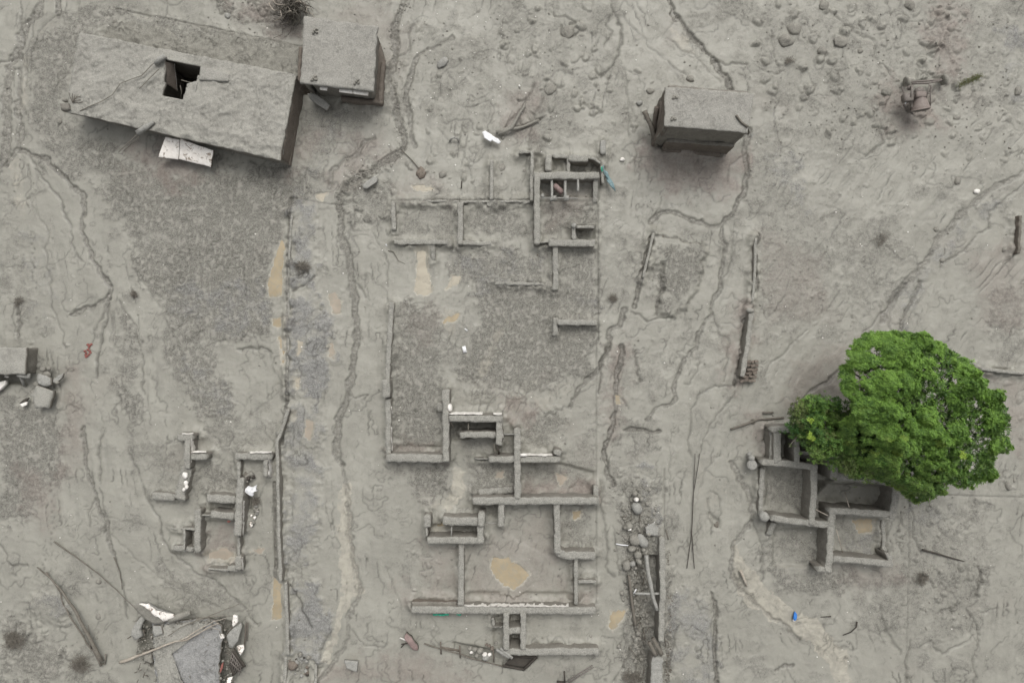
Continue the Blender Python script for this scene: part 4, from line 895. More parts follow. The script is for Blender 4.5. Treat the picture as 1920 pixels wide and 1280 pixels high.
for i, (pp, lab) in enumerate((([(1208, 208, .9), (1222, 240, .8), (1231, 274, .25)], 'long leaning plank nearest the viewer left of the hut'), ([(1232, 200, 1.4), (1228, 225, 1.0), (1226, 246, .5)], 'short upright plank leaning close to the hut side wall'), ([(1243, 190, 1.8), (1238, 225, 1.5), (1240, 245, 1.2)], 'broad brown board hugging the left wall of the hut'))):
    o = mesh('leaning_plank', *tube(resample([P(*a) for a in pp], .2), [.11, .12, .13][i], seg=5, jit=.03), M['brown'] if i else M['wood']); put(o, None, lab, 'plank')

# left edge block house
h = thing('buried_block_house', 'square mud-topped block building cut by the left edge beside broken slabs', 'building', base_loc(10, 675))
part('roof', quad_slab([(-60, 651), (49, 651), (46, 701), (-60, 703)], .95, .14, res=.08, amp=.05, edge=.04, seed=41), [M['roof_mud'], M['wall_side']], h)
face_wall(h, [(47, 653), (44, 699)], -.5, .85, .14, M['wall_side'])
face_wall(h, [(44, 695), (-58, 697)], -.5, .85, .14, M['wall_side'])
part('lintel', ptube([(34, 702, .7), (46, 704, .68), (57, 705, .62)], [.11, .13, .12], seg=7, jit=.02), M['concrete'], h)
part('lintel', ptube([(39, 707, .5), (43, 715, .3), (46, 722, .1)], [.08, .08, .07], seg=6, jit=.02), M['concrete'], h)
part('plaster', quad_slab([(9, 704), (16, 705), (15, 708), (8, 707)], .4, .05), M['plaster_clean'], h)
o = mesh('broken_wall_piece', *poly_slab([(-14, 722), (2, 715), (10, 713), (10, 720), (0, 730), (-14, 740)], .3, .2)[:2], M['plaster_clean']); put(o, None, 'bright white broken wall piece at the left edge', 'rubble')

# ------------------------------------------------------------------ ruined houses: stumps of walls
def ruin(label, loc, walls, h0, group=None, name='ruined_house'):
    t = thing(name, label, 'ruin', base_loc(*loc), group)
    for wl in walls:
        pts, wpx = wl[0], wl[1]; hh = wl[2] if len(wl) > 2 and wl[2] else h0; kw = wl[3] if len(wl) > 3 else {}
        wall(t, pts, wpx, hh, **kw)
    return t
TH = dict(mats=[M['wall_top'], M['wall_side']])
# north lot
t = ruin('northernmost ruin of the central lot with thin concrete beams across its small rooms', (1060, 390), [
 ([(1001, 329), (1123, 329)], 13.5), ([(1007, 326), (1007, 457)], 11.5), ([(1118, 333), (1117, 376)], 10, .6, dict(hend=.25)),
 ([(998, 282), (997, 376)], 6.5, .55), ([(974, 285), (996, 285)], 6, .4), ([(982, 380), (1002, 376)], 5, .2),
 ([(1028, 290), (1028, 320)], 12, .6), ([(1066, 295), (1066, 323)], 6.5, .5), ([(1066, 296), (1103, 297)], 12, .65), ([(1102, 294), (1116, 298), (1126, 306)], 5, .5), ([(1129, 310), (1130, 343)], 6, .4),
 ([(1076, 420), (1076, 449)], 7, .6), ([(1082, 425), (1115, 425)], 5, .65, dict(name='beam')), ([(1030, 455), (1115, 456)], 13, .62), ([(1010, 454), (1030, 454)], 2.6, .4),
 ([(1041, 461), (1042, 500), (1042, 543)], 10.5, .5, dict(hend=.3)), ([(928, 531), (1012, 532)], 5.5, .22), ([(1012, 532), (1042, 541)], 3, .15),
 ([(1036, 292), (1066, 294)], 7, .35)], .72)
for a, b_, w_ in (((1035, 337), (1035, 374), 4), ((1060, 337), (1060, 372), 4.4), ((1084, 337), (1084, 358), 4)):
    part('concrete_beam', wall_geo([a, b_], w_, .66, zb=.50, amp=.008), [M['concrete'], M['concrete']], t)
part('concrete_beam', ptube([(1014, 371, .55), (1050, 371, .56), (1083, 372, .55)], .035, jit=.006), M['concrete'], t)
for a in ((1038, 373), (1062, 372)): part('beam_joint', box_geo(P(a[0], a[1], .56), .24, .18, .2, .05, jag=.05, sub=1), M['concrete'], t)
part('beam_joint', rock_geo(P(1017, 367, .55), .09, .1, .08, seed=4), M['concrete'], t)
part('reinforcing_bar', ptube([(1066, 370, .6), (1079, 362, .7)], .015), M['twig'], t); part('reinforcing_bar', ptube([(1014, 357, .5), (1020, 366, .5)], .02), M['twig'], t)
part('beam_joint', rock_geo(P(1076, 423, .72), .11, .12, .09, seed=8), M['concrete'], t)
o = mesh('rolled_mattress', *tube(resample([P(1039, 347, .35), P(1046, 353, .38), P(1055, 361, .3)], .1), .13, seg=9, jit=.03), M['pink_cloth']); put(o, None, 'muddy pinkish rolled bundle lying between two beams of the north ruin', 'bundle')
o = mesh('brown_crate', *box_geo(P(1051, 341, .2), .32, .25, .3, .1, jag=.05, sub=1), M['brown']); put(o, None, 'dark brown box wedged under the beams of the north ruin', 'box')
# west side of the lot
ruin('low wall corner with three stubs on the west side of the north yard', (800, 420), [([(737, 378), (738, 431)], 9, .35), ([(739, 454), (840, 454)], 9, .35), ([(811, 457), (811, 488)], 9, .3, dict(hend=.12)), ([(742, 377), (860, 377)], 4, .14)], .35)
ruin('L-shaped low wall stump in the middle of the north yard', (870, 420), [([(863, 380), (863, 458)], 10.5, .5), ([(863, 455), (920, 455)], 8, .4, dict(hend=.14)), ([(862, 378), (998, 377)], 4.5, .16), ([(913, 382), (928, 382)], 9, .15)], .45)
ruin('T-shaped free-standing wall stump on the east side of the stubbly yard', (1080, 605), [([(1042, 596), (1041, 629)], 10, .5, dict(hend=.35)), ([(1045, 604), (1119, 605)], 11, .5)], .5)
wall_thing('boundary_wall', 'long narrow wall along the west side of the central yard with white paint flecks', 'wall', [(734, 567), (730, 640), (726, 715)], 9.5, .45, hend=.5)
t = ruin('southern yard wall with a square pillar, ending in a long wall facing the stubble', (760, 800), [([(724, 712), (724, 745)], 15, .75), ([(727, 748), (728, 800), (728, 866)], 10.5, .5), ([(725, 858), (842, 860)], 15.5, .7)], .6)
for b_, e in ((762, 775), (800, 845)): plaster(t, (732, b_), (733, e), (1, 0), .56, .45, th=.03)
t = ruin('ruin with a square pillar and closed small room, white plaster on its back wall', (890, 790), [
 ([(836, 752), (836, 866)], 12), ([(836, 731), (836, 752)], 15, .95), ([(820, 763), (832, 763)], 17, .7), ([(843, 784), (941, 785)], 12.5, 1.15), ([(936, 778), (935, 834)], 12, 1.1), ([(863, 815), (930, 815)], 12, 1.0), ([(938, 806), (939, 822)], 12, 1.12)], 1.0)
plaster(t, (842, 778), (905, 778.5), (0, -4.5), 1.18, .55); plaster(t, (925, 778.5), (941, 779), (0, -4), 1.18, .5)
part('plaster', rock_geo(P(844, 764, .95), .11, .2, .2, seed=3), M['plaster_clean'], t)
part('reinforcing_bar', ptube([(878, 790, .9), (878, 812, .9)], .025), M['twig'], t); part('reinforcing_bar', ptube([(845, 791, .8), (851, 802, .3)], .02), M['pale_wood'], t); part('reinforcing_bar', ptube([(945, 814, 1.0), (964, 813.5, 1.0)], .03), M['concrete'], t)
t = ruin('cross-shaped ruin of the central lot joined to the long east-west wall', (990, 890), [
 ([(970, 804), (970, 855), (971, 935)], 12.5, .95), ([(916, 861), (1050, 861)], 12.5, .85), ([(886, 939), (1121, 939)], 14.5, .9), ([(1117, 912), (1118, 948)], 10, .6), ([(940, 943), (940, 987)], 12, .8), ([(1044, 944), (1045, 1000), (1046, 1038)], 12, .8), ([(1044, 1033), (1060, 1041), (1117, 1042)], 14, .75),
 ([(1080, 1046), (1080, 1133)], 7.5, .6), ([(1084, 1090), (1117, 1090)], 5.5, .45), ([(890, 859), (917, 860)], 2.5, .35), ([(1040, 846), (1052, 850)], 11, .95), ([(898, 922), (962, 918)], 12, .3, dict(amp=.09))], .85)
plaster(t, (977, 855.5), (1036, 856), (0, -4), .87, .35); part('plaster', box_geo(P(981, 852, .95), .28, .12, .12, 0, jag=.02, sub=1), M['plaster_clean'], t)
part('reinforcing_bar', ptube([(926, 832, .8), (930, 855, .8)], .03), M['wood'], t); part('reinforcing_bar', ptube([(932, 833, .7), (936, 852, .2)], .05), M['wood'], t)
t = ruin('ruin with a narrow water tank room in the middle of the lower lot', (860, 1010), [
 ([(800, 967), (801, 988)], 14, .9), ([(800, 988), (800, 1006)], 4, .8), ([(830, 976), (897, 978)], 15.5), ([(903, 962), (902, 986)], 13, .95), ([(901, 986), (901, 1018)], 12, .85), ([(801, 1013), (907, 1013)], 13), ([(865, 1019), (864, 1135)], 11, .65)], .85)
part('reinforcing_bar', ptube([(847, 986, .75), (846, 1006, .75)], .03), M['concrete'], t); part('reinforcing_bar', ptube([(808, 988, .6), (804, 1002, .2)], .02), M['twig'], t); part('reinforcing_bar', ptube([(909, 980, .7), (931, 980, .7)], .02), M['concrete'], t)
t = ruin('long southern wall of the lot with double partition forming two deep boxes', (950, 1170), [
 ([(772, 1143), (1117, 1145)], 14, .62), ([(949, 1150), (949, 1219)], 11, .7), ([(981, 1150), (981, 1219)], 11, .7), ([(952, 1183), (980, 1183)], 12, .66), ([(944, 1222), (1122, 1222)], 13.5, .66), ([(924, 1175), (944, 1175)], 2.2, .4), ([(924, 1160), (926, 1172)], 5, .35), ([(772, 1131), (856, 1132)], 7, .4, dict(mats=[M['wall_side'], M['brown']]))], .7)
plaster(t, (870, 1137.5), (1066, 1138.5), (0, -6), .64, .05, th=.05)
for a, b_ in ((919, 933), (973, 984)): plaster(t, (a, 1137), (b_, 1137), (0, -4), .66, .35, th=.05)
part('cornice_fragment', rock_geo(P(1119, 1222, .5), .14, .2, .15, seed=2), M['wall_top'], t)
o = merge([tube(resample([P(a, b_, .45), P((a+c_)/2, b_+1.5, .35), P(c_, b_+.5, .4)], .06, .06, a), .045, seg=6, jit=.03) for a, b_, c_ in ((812, 1150, 820), (822, 1151.5, 833), (833, 1150, 841), (856, 1150, 864))])
o = mesh('green_netting', *o, M['green_plastic']); put(o, None, 'torn bright green netting hanging along the foot of the long southern wall', 'netting')

# lower left ruins
t = ruin('crooked ruin with white plastered inner corner, westernmost of the lower left stumps', (345, 870), [
 ([(333, 820), (360, 820)], 13, .7), ([(351, 825), (350, 878)], 12, .75), ([(356, 856), (386, 856)], 12, .7), ([(350, 876), (343, 905), (335, 936)], 21, .55, dict(amp=.09)), ([(286, 930), (328, 932)], 14, .35, dict(amp=.07))], .65)
plaster(t, (357.5, 818), (357.5, 849), (8, 0), .74, .05); plaster(t, (358, 850), (386, 849.5), (0, -3), .72, .5, th=.04); plaster(t, (341, 815.5), (362, 815), (0, -2), .72, .55, th=.04)
for a, b_, r_ in ((354, 865, .12), (353, 873, .08), (347, 891, .13), (349, 905, .10), (350, 912, .09), (345, 917, .07)): part('plaster', rock_geo(P(a, b_, .64), r_, r_*1.3, .09, seed=a+b_), M['plaster_clean'], t)
t = ruin('ruin with white plastered north-east corner beside the narrow path wall', (475, 860), [([(441, 855), (508, 856)], 12, .6), ([(498, 858), (497, 893)], 9, .55), ([(447, 866), (447, 899)], 7, .5, dict(amp=.06))], .6)
plaster(t, (468, 851), (509, 850.5), (0, -3), .66, .35); plaster(t, (502.5, 852), (501.5, 894), (7, 0), .60, .05)
t = ruin('ruin with a small pit room and stubby parallel walls, below the white plastered corner', (420, 990), [
 ([(451, 898), (448, 940), (445, 1004)], 14, .75, dict(amp=.05)), ([(388, 933), (440, 937)], 15, .7), ([(395, 964), (438, 968)], 13, .7), ([(370, 956), (369, 1035)], 12, .6, dict(amp=.06)), ([(376, 965), (396, 966)], 3, .5),
 ([(345, 990), (345, 1031)], 4, .5), ([(324, 1027), (362, 1030)], 10, .35), ([(340, 991), (365, 992)], 4, .45), ([(320, 990), (342, 992)], 2.4, .2), ([(448, 1005), (447, 1046)], 4.4, .4), ([(447, 1043), (446, 1068)], 12, .55), ([(427, 1066), (444, 1066)], 11, .5), ([(390, 1066), (428, 1068)], 4, .3)], .65)
plaster(t, (455, 938), (453, 1003), (2, 0), .72, .5, th=.03); plaster(t, (452, 1044), (452, 1068), (2.5, 0), .58, .3, th=.03)
part('cloth_scrap', rock_geo(P(429, 977, .55), .08, .05, .03, seed=2), M['red'], t)

# right-hand ruin under the tree
t = ruin('largest ruin, five deep open rooms stepping down beneath the green tree', (1555, 930), [
 ([(1446, 804), (1500, 804), (1565, 807)], 12, 1.0), ([(1447, 806), (1446, 862)], 7, .7), ([(1458, 809), (1458, 868)], 14, 1.0), ([(1495, 812), (1494, 870)], 10, .95), ([(1498, 848), (1540, 850)], 6, .6),
 ([(1429, 866), (1480, 870), (1533, 877)], 12, 1.0), ([(1527, 871), (1526, 930), (1523, 984)], 12, 1.0), ([(1430, 877), (1426, 964)], 9, .35), ([(1447, 971), (1500, 979), (1557, 984)], 12.5, .95), ([(1453, 980), (1446, 1006)], 12, .5, dict(hend=.2)),
 ([(1565, 856), (1564, 897)], 13, 1.05), ([(1560, 892), (1620, 898), (1674, 905)], 12, 1.05), ([(1680, 899), (1680, 935), (1671, 972)], 13, 1.0), ([(1556, 957), (1610, 960), (1672, 965)], 12.5, 1.0), ([(1562, 955), (1558, 1010), (1554, 1073)], 13, 1.0),
 ([(1533, 1066), (1556, 1067)], 10, .9), ([(1562, 1047), (1620, 1052), (1674, 1058)], 12.5, .9), ([(1666, 1039), (1672, 1060)], 8, .9), ([(1656, 975), (1657, 1010), (1659, 1040)], 7, .15, dict(amp=.06)), ([(1570, 850), (1660, 862)], 11, .9)], 1.0)
part('water_pipe', ptube([(1535, 846, 1.1), (1553, 851, 1.1), (1572, 858, 1.1)], .035), M['white_plastic'], t)
for pp in ([(1568, 992, 1.0), (1582, 1042, .1)], [(1584, 922, .4), (1592, 950, .9)], [(1530, 955, .9), (1554, 967, .9)]): part('reinforcing_bar', ptube(pp, .025), M['pale_wood'], t)
o = mesh('water_barrel', *merge([tube([P(1410, 871, .15), P(1410, 871, .62), P(1410, 871, .64)], [.22, .23, .2], seg=14), tube([P(1409, 858, .1), P(1409, 858, .6)], [.13, .14], seg=10), rock_geo(P(1405, 851, .3), .12, .12, .1)]), M['concrete']); put(o, None, 'round mud-capped barrel and pipe stubs at the west corner of the largest ruin', 'barrel')
o = mesh('water_barrel', *merge([tube([P(1433, 968, .1), P(1433, 968, .75), P(1433, 967, .82)], [.22, .23, .15], seg=12, jit=.03), rock_geo(P(1428, 963, .5), .16, .15, .2)]), M['concrete']); put(o, None, 'rounded mud-capped post at the south-west corner of the largest ruin', 'post')

# ------------------------------------------------------------------ long walls and kerbs
wall_thing('path_wall', 'thin straight kerb wall running down the left path beside the lower left ruins', 'wall', [(540, 768), (527, 810), (519, 828), (521, 900), (522, 1000), (526, 1090)], 6, .5, amp=.02)
wall_thing('path_wall', 'thin kerb wall continuing south beyond the crack in the left path', 'wall', [(535, 1093), (538, 1160), (539, 1228)], 6.5, .4, amp=.02)
wall_thing('path_wall', 'short southern stub of kerb wall at the bottom edge of the path', 'wall', [(535, 1232), (533, 1300)], 7, .25, amp=.03)
wall_thing('path_wall', 'short kerb end beside the rubble at the bottom of the left path', 'wall', [(592, 1245), (591, 1300)], 5, .25, amp=.03)
wall_thing('path_wall', 'low half-buried kerb wall between the upper long puddle and the grey sidewalk', 'wall', [(547, 400), (542, 480), (541, 560), (540, 660), (538, 740)], 4.5, .16, amp=.02)
wall_thing('boundary_wall', 'leaning narrow wall right of centre ending at the hollow bricks', 'wall', [(1410, 582), (1403, 640), (1392, 706)], 9, .55, amp=.04)
o = mesh('wall_post', *rock_geo(P(1407, 582, .55), .2, .13, .14, seed=3), M['wall_top']); put(o, None, 'round mud knob on the north end of the leaning narrow wall', 'post')
wall_thing('boundary_wall', 'thick straight wall of the collapsed culvert, right of the lower lot', 'wall', [(1242, 1008), (1243, 1110), (1240, 1203)], 11, .55, amp=.03)
wall_thing('culvert_slab', 'wide pale slab continuing the culvert wall at the bottom edge', 'slab', [(1233, 1233), (1231, 1300)], 22, .5, mats=[M['concrete'], M['wall_side']], amp=.05)
wall_thing('boundary_wall', 'low wall leaving the right side of the tree crown', 'wall', [(1842, 692), (1880, 696), (1925, 700)], 6.5, .35)
wall_thing('fallen_post', 'dark rusty post standing at the right edge', 'post', [(1915, 404), (1911, 475)], 5, .4, mats=[M['wood'], M['brown']], amp=.02)
wall_thing('fallen_post', 'slim concrete post lying below the white plastic sheet', 'post', [(922, 300), (921, 374)], 7.5, .3, amp=.02, mats=[M['wall_top'], M['wall_side']])
wall_thing('concrete_block', 'elongated block lying north-east of the beamed ruin', 'block', [(1131, 263), (1131, 288)], 10.5, .3, mats=[M['concrete'], M['wall_side']], amp=.03)
wall_thing('buried_wall_top', 'faint wall top at the broken edge of the raised slab, right of centre', 'wall', [(1226, 436), (1216, 478), (1206, 520)], 5, .28, amp=.03)
wall_thing('buried_wall_top', 'stump of wall beside the barrel of the largest ruin', 'wall', [(1417, 446), (1416, 500), (1411, 566)], 5, .25, amp=.03)['label'] = 'short vertical wall trace above the leaning narrow wall'
# hollow bricks tumbled at the end of the leaning wall
t = thing('hollow_brick_pile', 'collapsed patch of hollow bricks at the foot of the leaning narrow wall', 'bricks', base_loc(1405, 695))
bm_v, bm_f = box_geo(Vector((0, 0, 0)), .20, .12, .14, 0, bev=.012)
proto = None
for j in range(6):
    for i in range(4):
        p = P(1397+i*7-j*1.0+random.uniform(-1, 1), 678+j*7+random.uniform(-1, 1), .22+random.uniform(-.05, .06))
        if proto is None:
            proto = mesh('brick', bm_v, bm_f, M['brick'], t, smooth=False); bme = proto.data
            bme.transform(Matrix.Translation(t.location)); o = proto
        else: o = bpy.data.objects.new('brick', bme); col.objects.link(o); o.parent = t
        o.location = p-t.location; o.rotation_euler = (random.uniform(-.3, .3), random.uniform(-.3, .3), random.uniform(-.4, .4))

# ------------------------------------------------------------------ collapsed building at the lower left
t = thing('collapsed_building', 'collapsed building with its flat roof slab sunk level, lower left', 'building', base_loc(350, 1230))
part('roof_slab', poly_slab([(286, 1168), (330, 1164), (389, 1160), (415, 1173), (416, 1205), (410, 1245), (412, 1300), (300, 1300), (289, 1250)], .5, .22, amp=.05, rings=16, jag=.08), [M['slab_grey'], M['wall_side']], t)
part('mud_layer', poly_slab([(287, 1176), (330, 1168), (395, 1164), (380, 1180), (320, 1203), (306, 1220), (309, 1240), (318, 1255), (328, 1272), (345, 1285), (300, 1300), (292, 1250), (288, 1215)], .57, .1, amp=.05, rings=8, jag=.16), [M['roof_mud'], M['wall_side']], t)
part('plastered_wall_slab', poly_slab([(255, 1133), (266, 1127), (281, 1130), (296, 1142), (323, 1155), (317, 1164), (300, 1171), (285, 1171), (270, 1160)], .95, .2, amp=.04, rings=6, tilt=(-.12, .28)), [M['stone'], M['concrete']], t)
part('plaster', poly_slab([(266, 1129), (280, 1130), (287, 1138), (298, 1146), (323, 1154), (318, 1164), (302, 1165), (292, 1155), (282, 1144)], 1.07, .05, amp=.02, rings=4, tilt=(-.12, .28), jag=.1), [M['plaster'], M['plaster']], t)
part('lintel', ptube([(318, 1163, .8), (335, 1155, .8), (357, 1148, .7)], [.13, .16, .10], seg=8, jit=.03), M['stone'], t)
part('wall_chunk', poly_slab([(262, 1157), (270, 1160), (262, 1180), (266, 1192), (254, 1200), (248, 1190), (250, 1175)], .6, .4, amp=.08, dome=.1), [M['concrete'], M['concrete']], t)
part('wall_chunk', poly_slab([(286, 1172), (302, 1173), (306, 1188), (290, 1193)], .66, .15, amp=.04, dome=.05), [M['concrete'], M['wall_side']], t)
part('wall_chunk', poly_slab([(268, 1222), (284, 1218), (286, 1243), (272, 1238)], .4, .3, amp=.08, dome=.08), [M['stone'], M['wall_side']], t)
part('wall_chunk', poly_slab([(433, 1172), (438, 1152), (445, 1154), (446, 1165), (436, 1176)], .8, .15, amp=.04, tilt=(.3, .2)), [M['plaster'], M['plaster_clean']], t)
part('wall_chunk', poly_slab([(426, 1190), (436, 1178), (451, 1168), (453, 1175), (447, 1200), (436, 1214), (430, 1212)], .65, .2, amp=.06, dome=.08), [M['concrete'], M['concrete']], t)
part('wall_chunk', poly_slab([(443, 1211), (456, 1208), (458, 1215), (451, 1228), (447, 1222)], .5, .1, amp=.03, tilt=(.2, 0)), [M['plaster'], M['plaster_clean']], t)
part('wall_chunk', poly_slab([(411, 1188), (418, 1190), (421, 1196), (413, 1197)], .55, .1, amp=.03), [M['plaster_clean'], M['plaster_clean']], t)
part('wall_chunk', poly_slab([(426, 1270), (436, 1268), (430, 1290), (425, 1290)], .4, .1, amp=.03), [M['plaster'], M['concrete']], t)
part('timber', ptube([(461, 1168, .2), (460, 1190, .2), (458, 1214, .2)], .03), M['brown'], t); part('timber', ptube([(465, 1166, .2), (463, 1200, .15)], .02), M['brown'], t)
cr = []
for k in range(260):
    a, b_ = random.choice((along_pts := [(random.gauss(268, 9), random.uniform(1160, 1260)), (random.gauss(424, 8), random.uniform(1165, 1280)), (random.uniform(290, 420), random.gauss(1166, 5)), (random.gauss(295, 8), random.gauss(1195, 6)), (random.uniform(290, 410), random.uniform(1170, 1280))]))
    r_ = random.uniform(.02, .09)*(.5 if 292 < a < 408 and b_ > 1175 else 1); cr.append(rock_geo(P(a, b_, .58 if 292 < a < 408 else random.uniform(.1, .5)), r_, r_*random.uniform(.4, 1), r_*.7, sub=1, seed=k, rot=k))
V, F = merge(cr); o = mesh('broken_crumbs', V, F, M['stone'], t); o['kind'] = 'stuff'
cr = []
for k in range(60):
    a = random.choice((random.gauss(268, 9), random.gauss(425, 8))); b_ = random.uniform(1160, 1275); an = random.random()*3.14; L_ = random.uniform(4, 14)
    cr.append(tube([P(a, b_, random.uniform(.2, .6)), P(a+L_*math.cos(an), b_+L_*math.sin(an), random.uniform(.1, .6))], random.uniform(.012, .03), seg=4))
V, F = merge(cr); o = mesh('splinters', V, F, M['wood'], t); o['kind'] = 'stuff'
g = thing('twisted_metal_grille', 'dark bent metal grille lying at the right side of the collapsed building', 'grille', base_loc(445, 1240))
part('panel', quad_slab([(438, 1214), (461, 1248), (435, 1268), (429, 1245)], [.55, .3, .3, .5], .04, res=.08, amp=.06, edge=.04), [M['dark_wood'], M['dark_wood']], g)
for k in range(7): part('bar', ptube([(436+k*2.6, 1224+k*4.0, .62-k*.03), (429+k*3.2, 1247+k*3.2, .58-k*.03)], .02), M['metal'], g)
for k in range(3): part('rail', ptube([(434-k, 1222+k*9, .62), (454-k, 1250+k*5, .42)], .022), M['metal'], g)
o = mesh('red_cloth', *poly_slab([(412, 1258), (414, 1246), (419, 1240), (417, 1252), (413, 1262)], .72, .03, amp=.02)[:2], M['red']); put(o, None, 'small faded red rag between the roof slab and the grille', 'rag')
def branch(name, label, cat, pp, rr, mat, group=None, wob=.06, jit=.01, twigs=()):
    base = P(*pp[0])
    if twigs:
        t = thing(name, label, cat, base, group)
        mk = lambda pts, r, nm: mesh(nm, *tube(pts, r, seg=6, jit=jit), mat, t)
    else:
        mk = lambda pts, r, nm: put(mesh(name, *tube(pts, r, seg=6, jit=jit), mat), None, label, cat, group)
    pts = resample([P(*a) for a in pp], .22, wob, len(pp)+pp[0][0]); n_ = len(pts)
    o = mk(pts, [rr[0]+(rr[1]-rr[0])*i/(n_-1) for i in range(n_)], 'stem')
    for tw, r0, r1 in twigs:
        p2 = resample([P(*a) for a in tw], .22, wob, tw[0][0]); n2 = len(p2)
        mk(p2, [r0+(r1-r0)*i/(n2-1) for i in range(n2)], 'twig')
    return o
branch('fallen_branch', 'long stripped pale branch lying across the collapsed building roof', 'branch', [(225, 1241, .15), (250, 1233, .3), (290, 1216, .7), (332, 1201, .8), (350, 1199, .78), (382, 1180, .8), (410, 1167, .8)], (.075, .02), M['pale_wood'],
       twigs=[([(332, 1201, .8), (352, 1193, .9), (375, 1178, .9), (400, 1165, .85), (424, 1158, .8)], .035, .012), ([(375, 1184, .8), (395, 1176, .8), (412, 1180, .75)], .02, .01)])
branch('fallen_branch', 'thin grey branch reaching from the roof slab to the north-east of the collapsed building', 'branch', [(316, 1190, .75), (335, 1178, .8), (355, 1168, .85), (389, 1156, .8), (415, 1146, .6), (449, 1131, .3)], (.02, .02), M['twig'],
       twigs=[([(356, 1168, .85), (374, 1159, .86), (392, 1154, .8), (430, 1153, .7), (440, 1154, .7)], .03, .015)])
branch('fallen_tree', 'long fallen leafless tree trunk lying diagonally in the lower left mud', 'tree', [(192, 1240, .25), (180, 1220, .35), (165, 1190, .35), (140, 1145, .3), (115, 1105, .28), (90, 1080, .25), (70, 1063, .15)], (.10, .03), M['wood'],
       twigs=[([(190, 1248, .1), (175, 1220, .15), (158, 1195, .2), (135, 1160, .2), (118, 1135, .15), (113, 1110, .1)], .05, .03), ([(186, 1243, .1), (195, 1245, .1), (198, 1225, .12)], .04, .03), ([(88, 1072, .2), (100, 1090, .2), (118, 1115, .2)], .035, .02), ([(165, 1190, .3), (170, 1215, .2), (166, 1170, .2)], .03, .01)])
branch('wooden_pole', 'straight thin pole lying diagonally north-east of the fallen leafless tree', 'pole', [(101, 1015, .12), (140, 1042, .15), (185, 1075, .15), (225, 1112, .12), (256, 1143, .2)], (.035, .015), M['wood'], wob=.02)
branch('wooden_pole', 'dark straight pole lying alone on the mud right of the largest ruin', 'pole', [(1729, 1030, .08), (1760, 1038, .1), (1808, 1052, .06)], (.05, .025), M['dark_wood'], wob=.02)
branch('curved_stick', 'thin curved stick on the smooth mud north-west of the collapsed building', 'stick', [(214, 1043, .06), (226, 1072, .08), (229, 1105, .06)], (.025, .015), M['wood'])
branch('curved_stick', 'small wavy root on the smooth mud north of the long wall puddle', 'stick', [(727, 470, .05), (738, 473, .06), (746, 488, .06), (760, 495, .04)], (.025, .015), M['wood'])
branch('curved_stick', 'short dark stick with a knob, south of the largest ruin', 'stick', [(1582, 1190, .05), (1596, 1184, .08), (1606, 1174, .06), (1607, 1165, .06)], (.02, .035), M['dark_wood'])
branch('curved_stick', 'tiny dark horizontal stick on the smooth mud by the pale flow', 'stick', [(1540, 1157, .05), (1558, 1155, .06)], (.012, .03), M['dark_wood'])
branch('curved_stick', 'pale stripped wood splinter half sunk right of the culvert', 'stick', [(1388, 1068, .12), (1394, 1082, .15), (1400, 1098, .08)], (.07, .04), M['pale_wood'], jit=.02)
branch('curved_stick', 'dark upright iron pin casting no lean, north-west of the low yard walls', 'stick', [(865, 341, .05), (865, 353, .1)], (.03, .03), M['dark_wood'])['label'] = 'short black iron rod on the smooth mud above the L-shaped stump'
branch('leaning_beam', 'bent concrete beam fallen against the culvert wall', 'beam', [(1212, 1040, .35), (1216, 1075, .45), (1224, 1115, .5), (1232, 1143, .45)], (.10, .09), M['concrete'], wob=.02, jit=.02)
branch('leaning_beam', 'dark mossy beam on the west side of the culvert pit', 'beam', [(1179, 1078, .15), (1184, 1120, .2), (1191, 1172, .15)], (.07, .08), M['wood'], wob=.02, jit=.03)
branch('leaning_beam', 'horizontal concrete strut bridging the culvert pit', 'beam', [(1190, 1112, .4), (1215, 1112, .42), (1240, 1112, .42)], (.06, .06), M['concrete'], wob=.01, jit=.01)
for pp, lab in (([(1155, 1019, .1), (1165, 1021, .12), (1178, 1022, .15)], 'white curved pipe lying west of the culvert rubble'), ([(1215, 983, .25), (1221, 985, .28), (1227, 978, .25)], 'white bent pipe elbow on top of the culvert rubble'), ([(1188, 1112, .5), (1193, 1104, .6)], 'short white pipe at the end of the horizontal strut')):
    branch('plastic_pipe', lab, 'pipe', pp, (.03, .03), M['white_plastic'], wob=.0, jit=0)
for pp, lab in (([(1217, 1203, .55), (1230, 1228, .5)], 'west'), ([(1224, 1196, .6), (1241, 1226, .5)], 'east')):
    o = mesh('broken_board', *tube(resample([P(*a) for a in pp], .15), .10, seg=5, jit=.03), M['wood']); put(o, None, 'splintered board, the %sern of two stacked on the gap in the culvert wall' % lab, 'board')
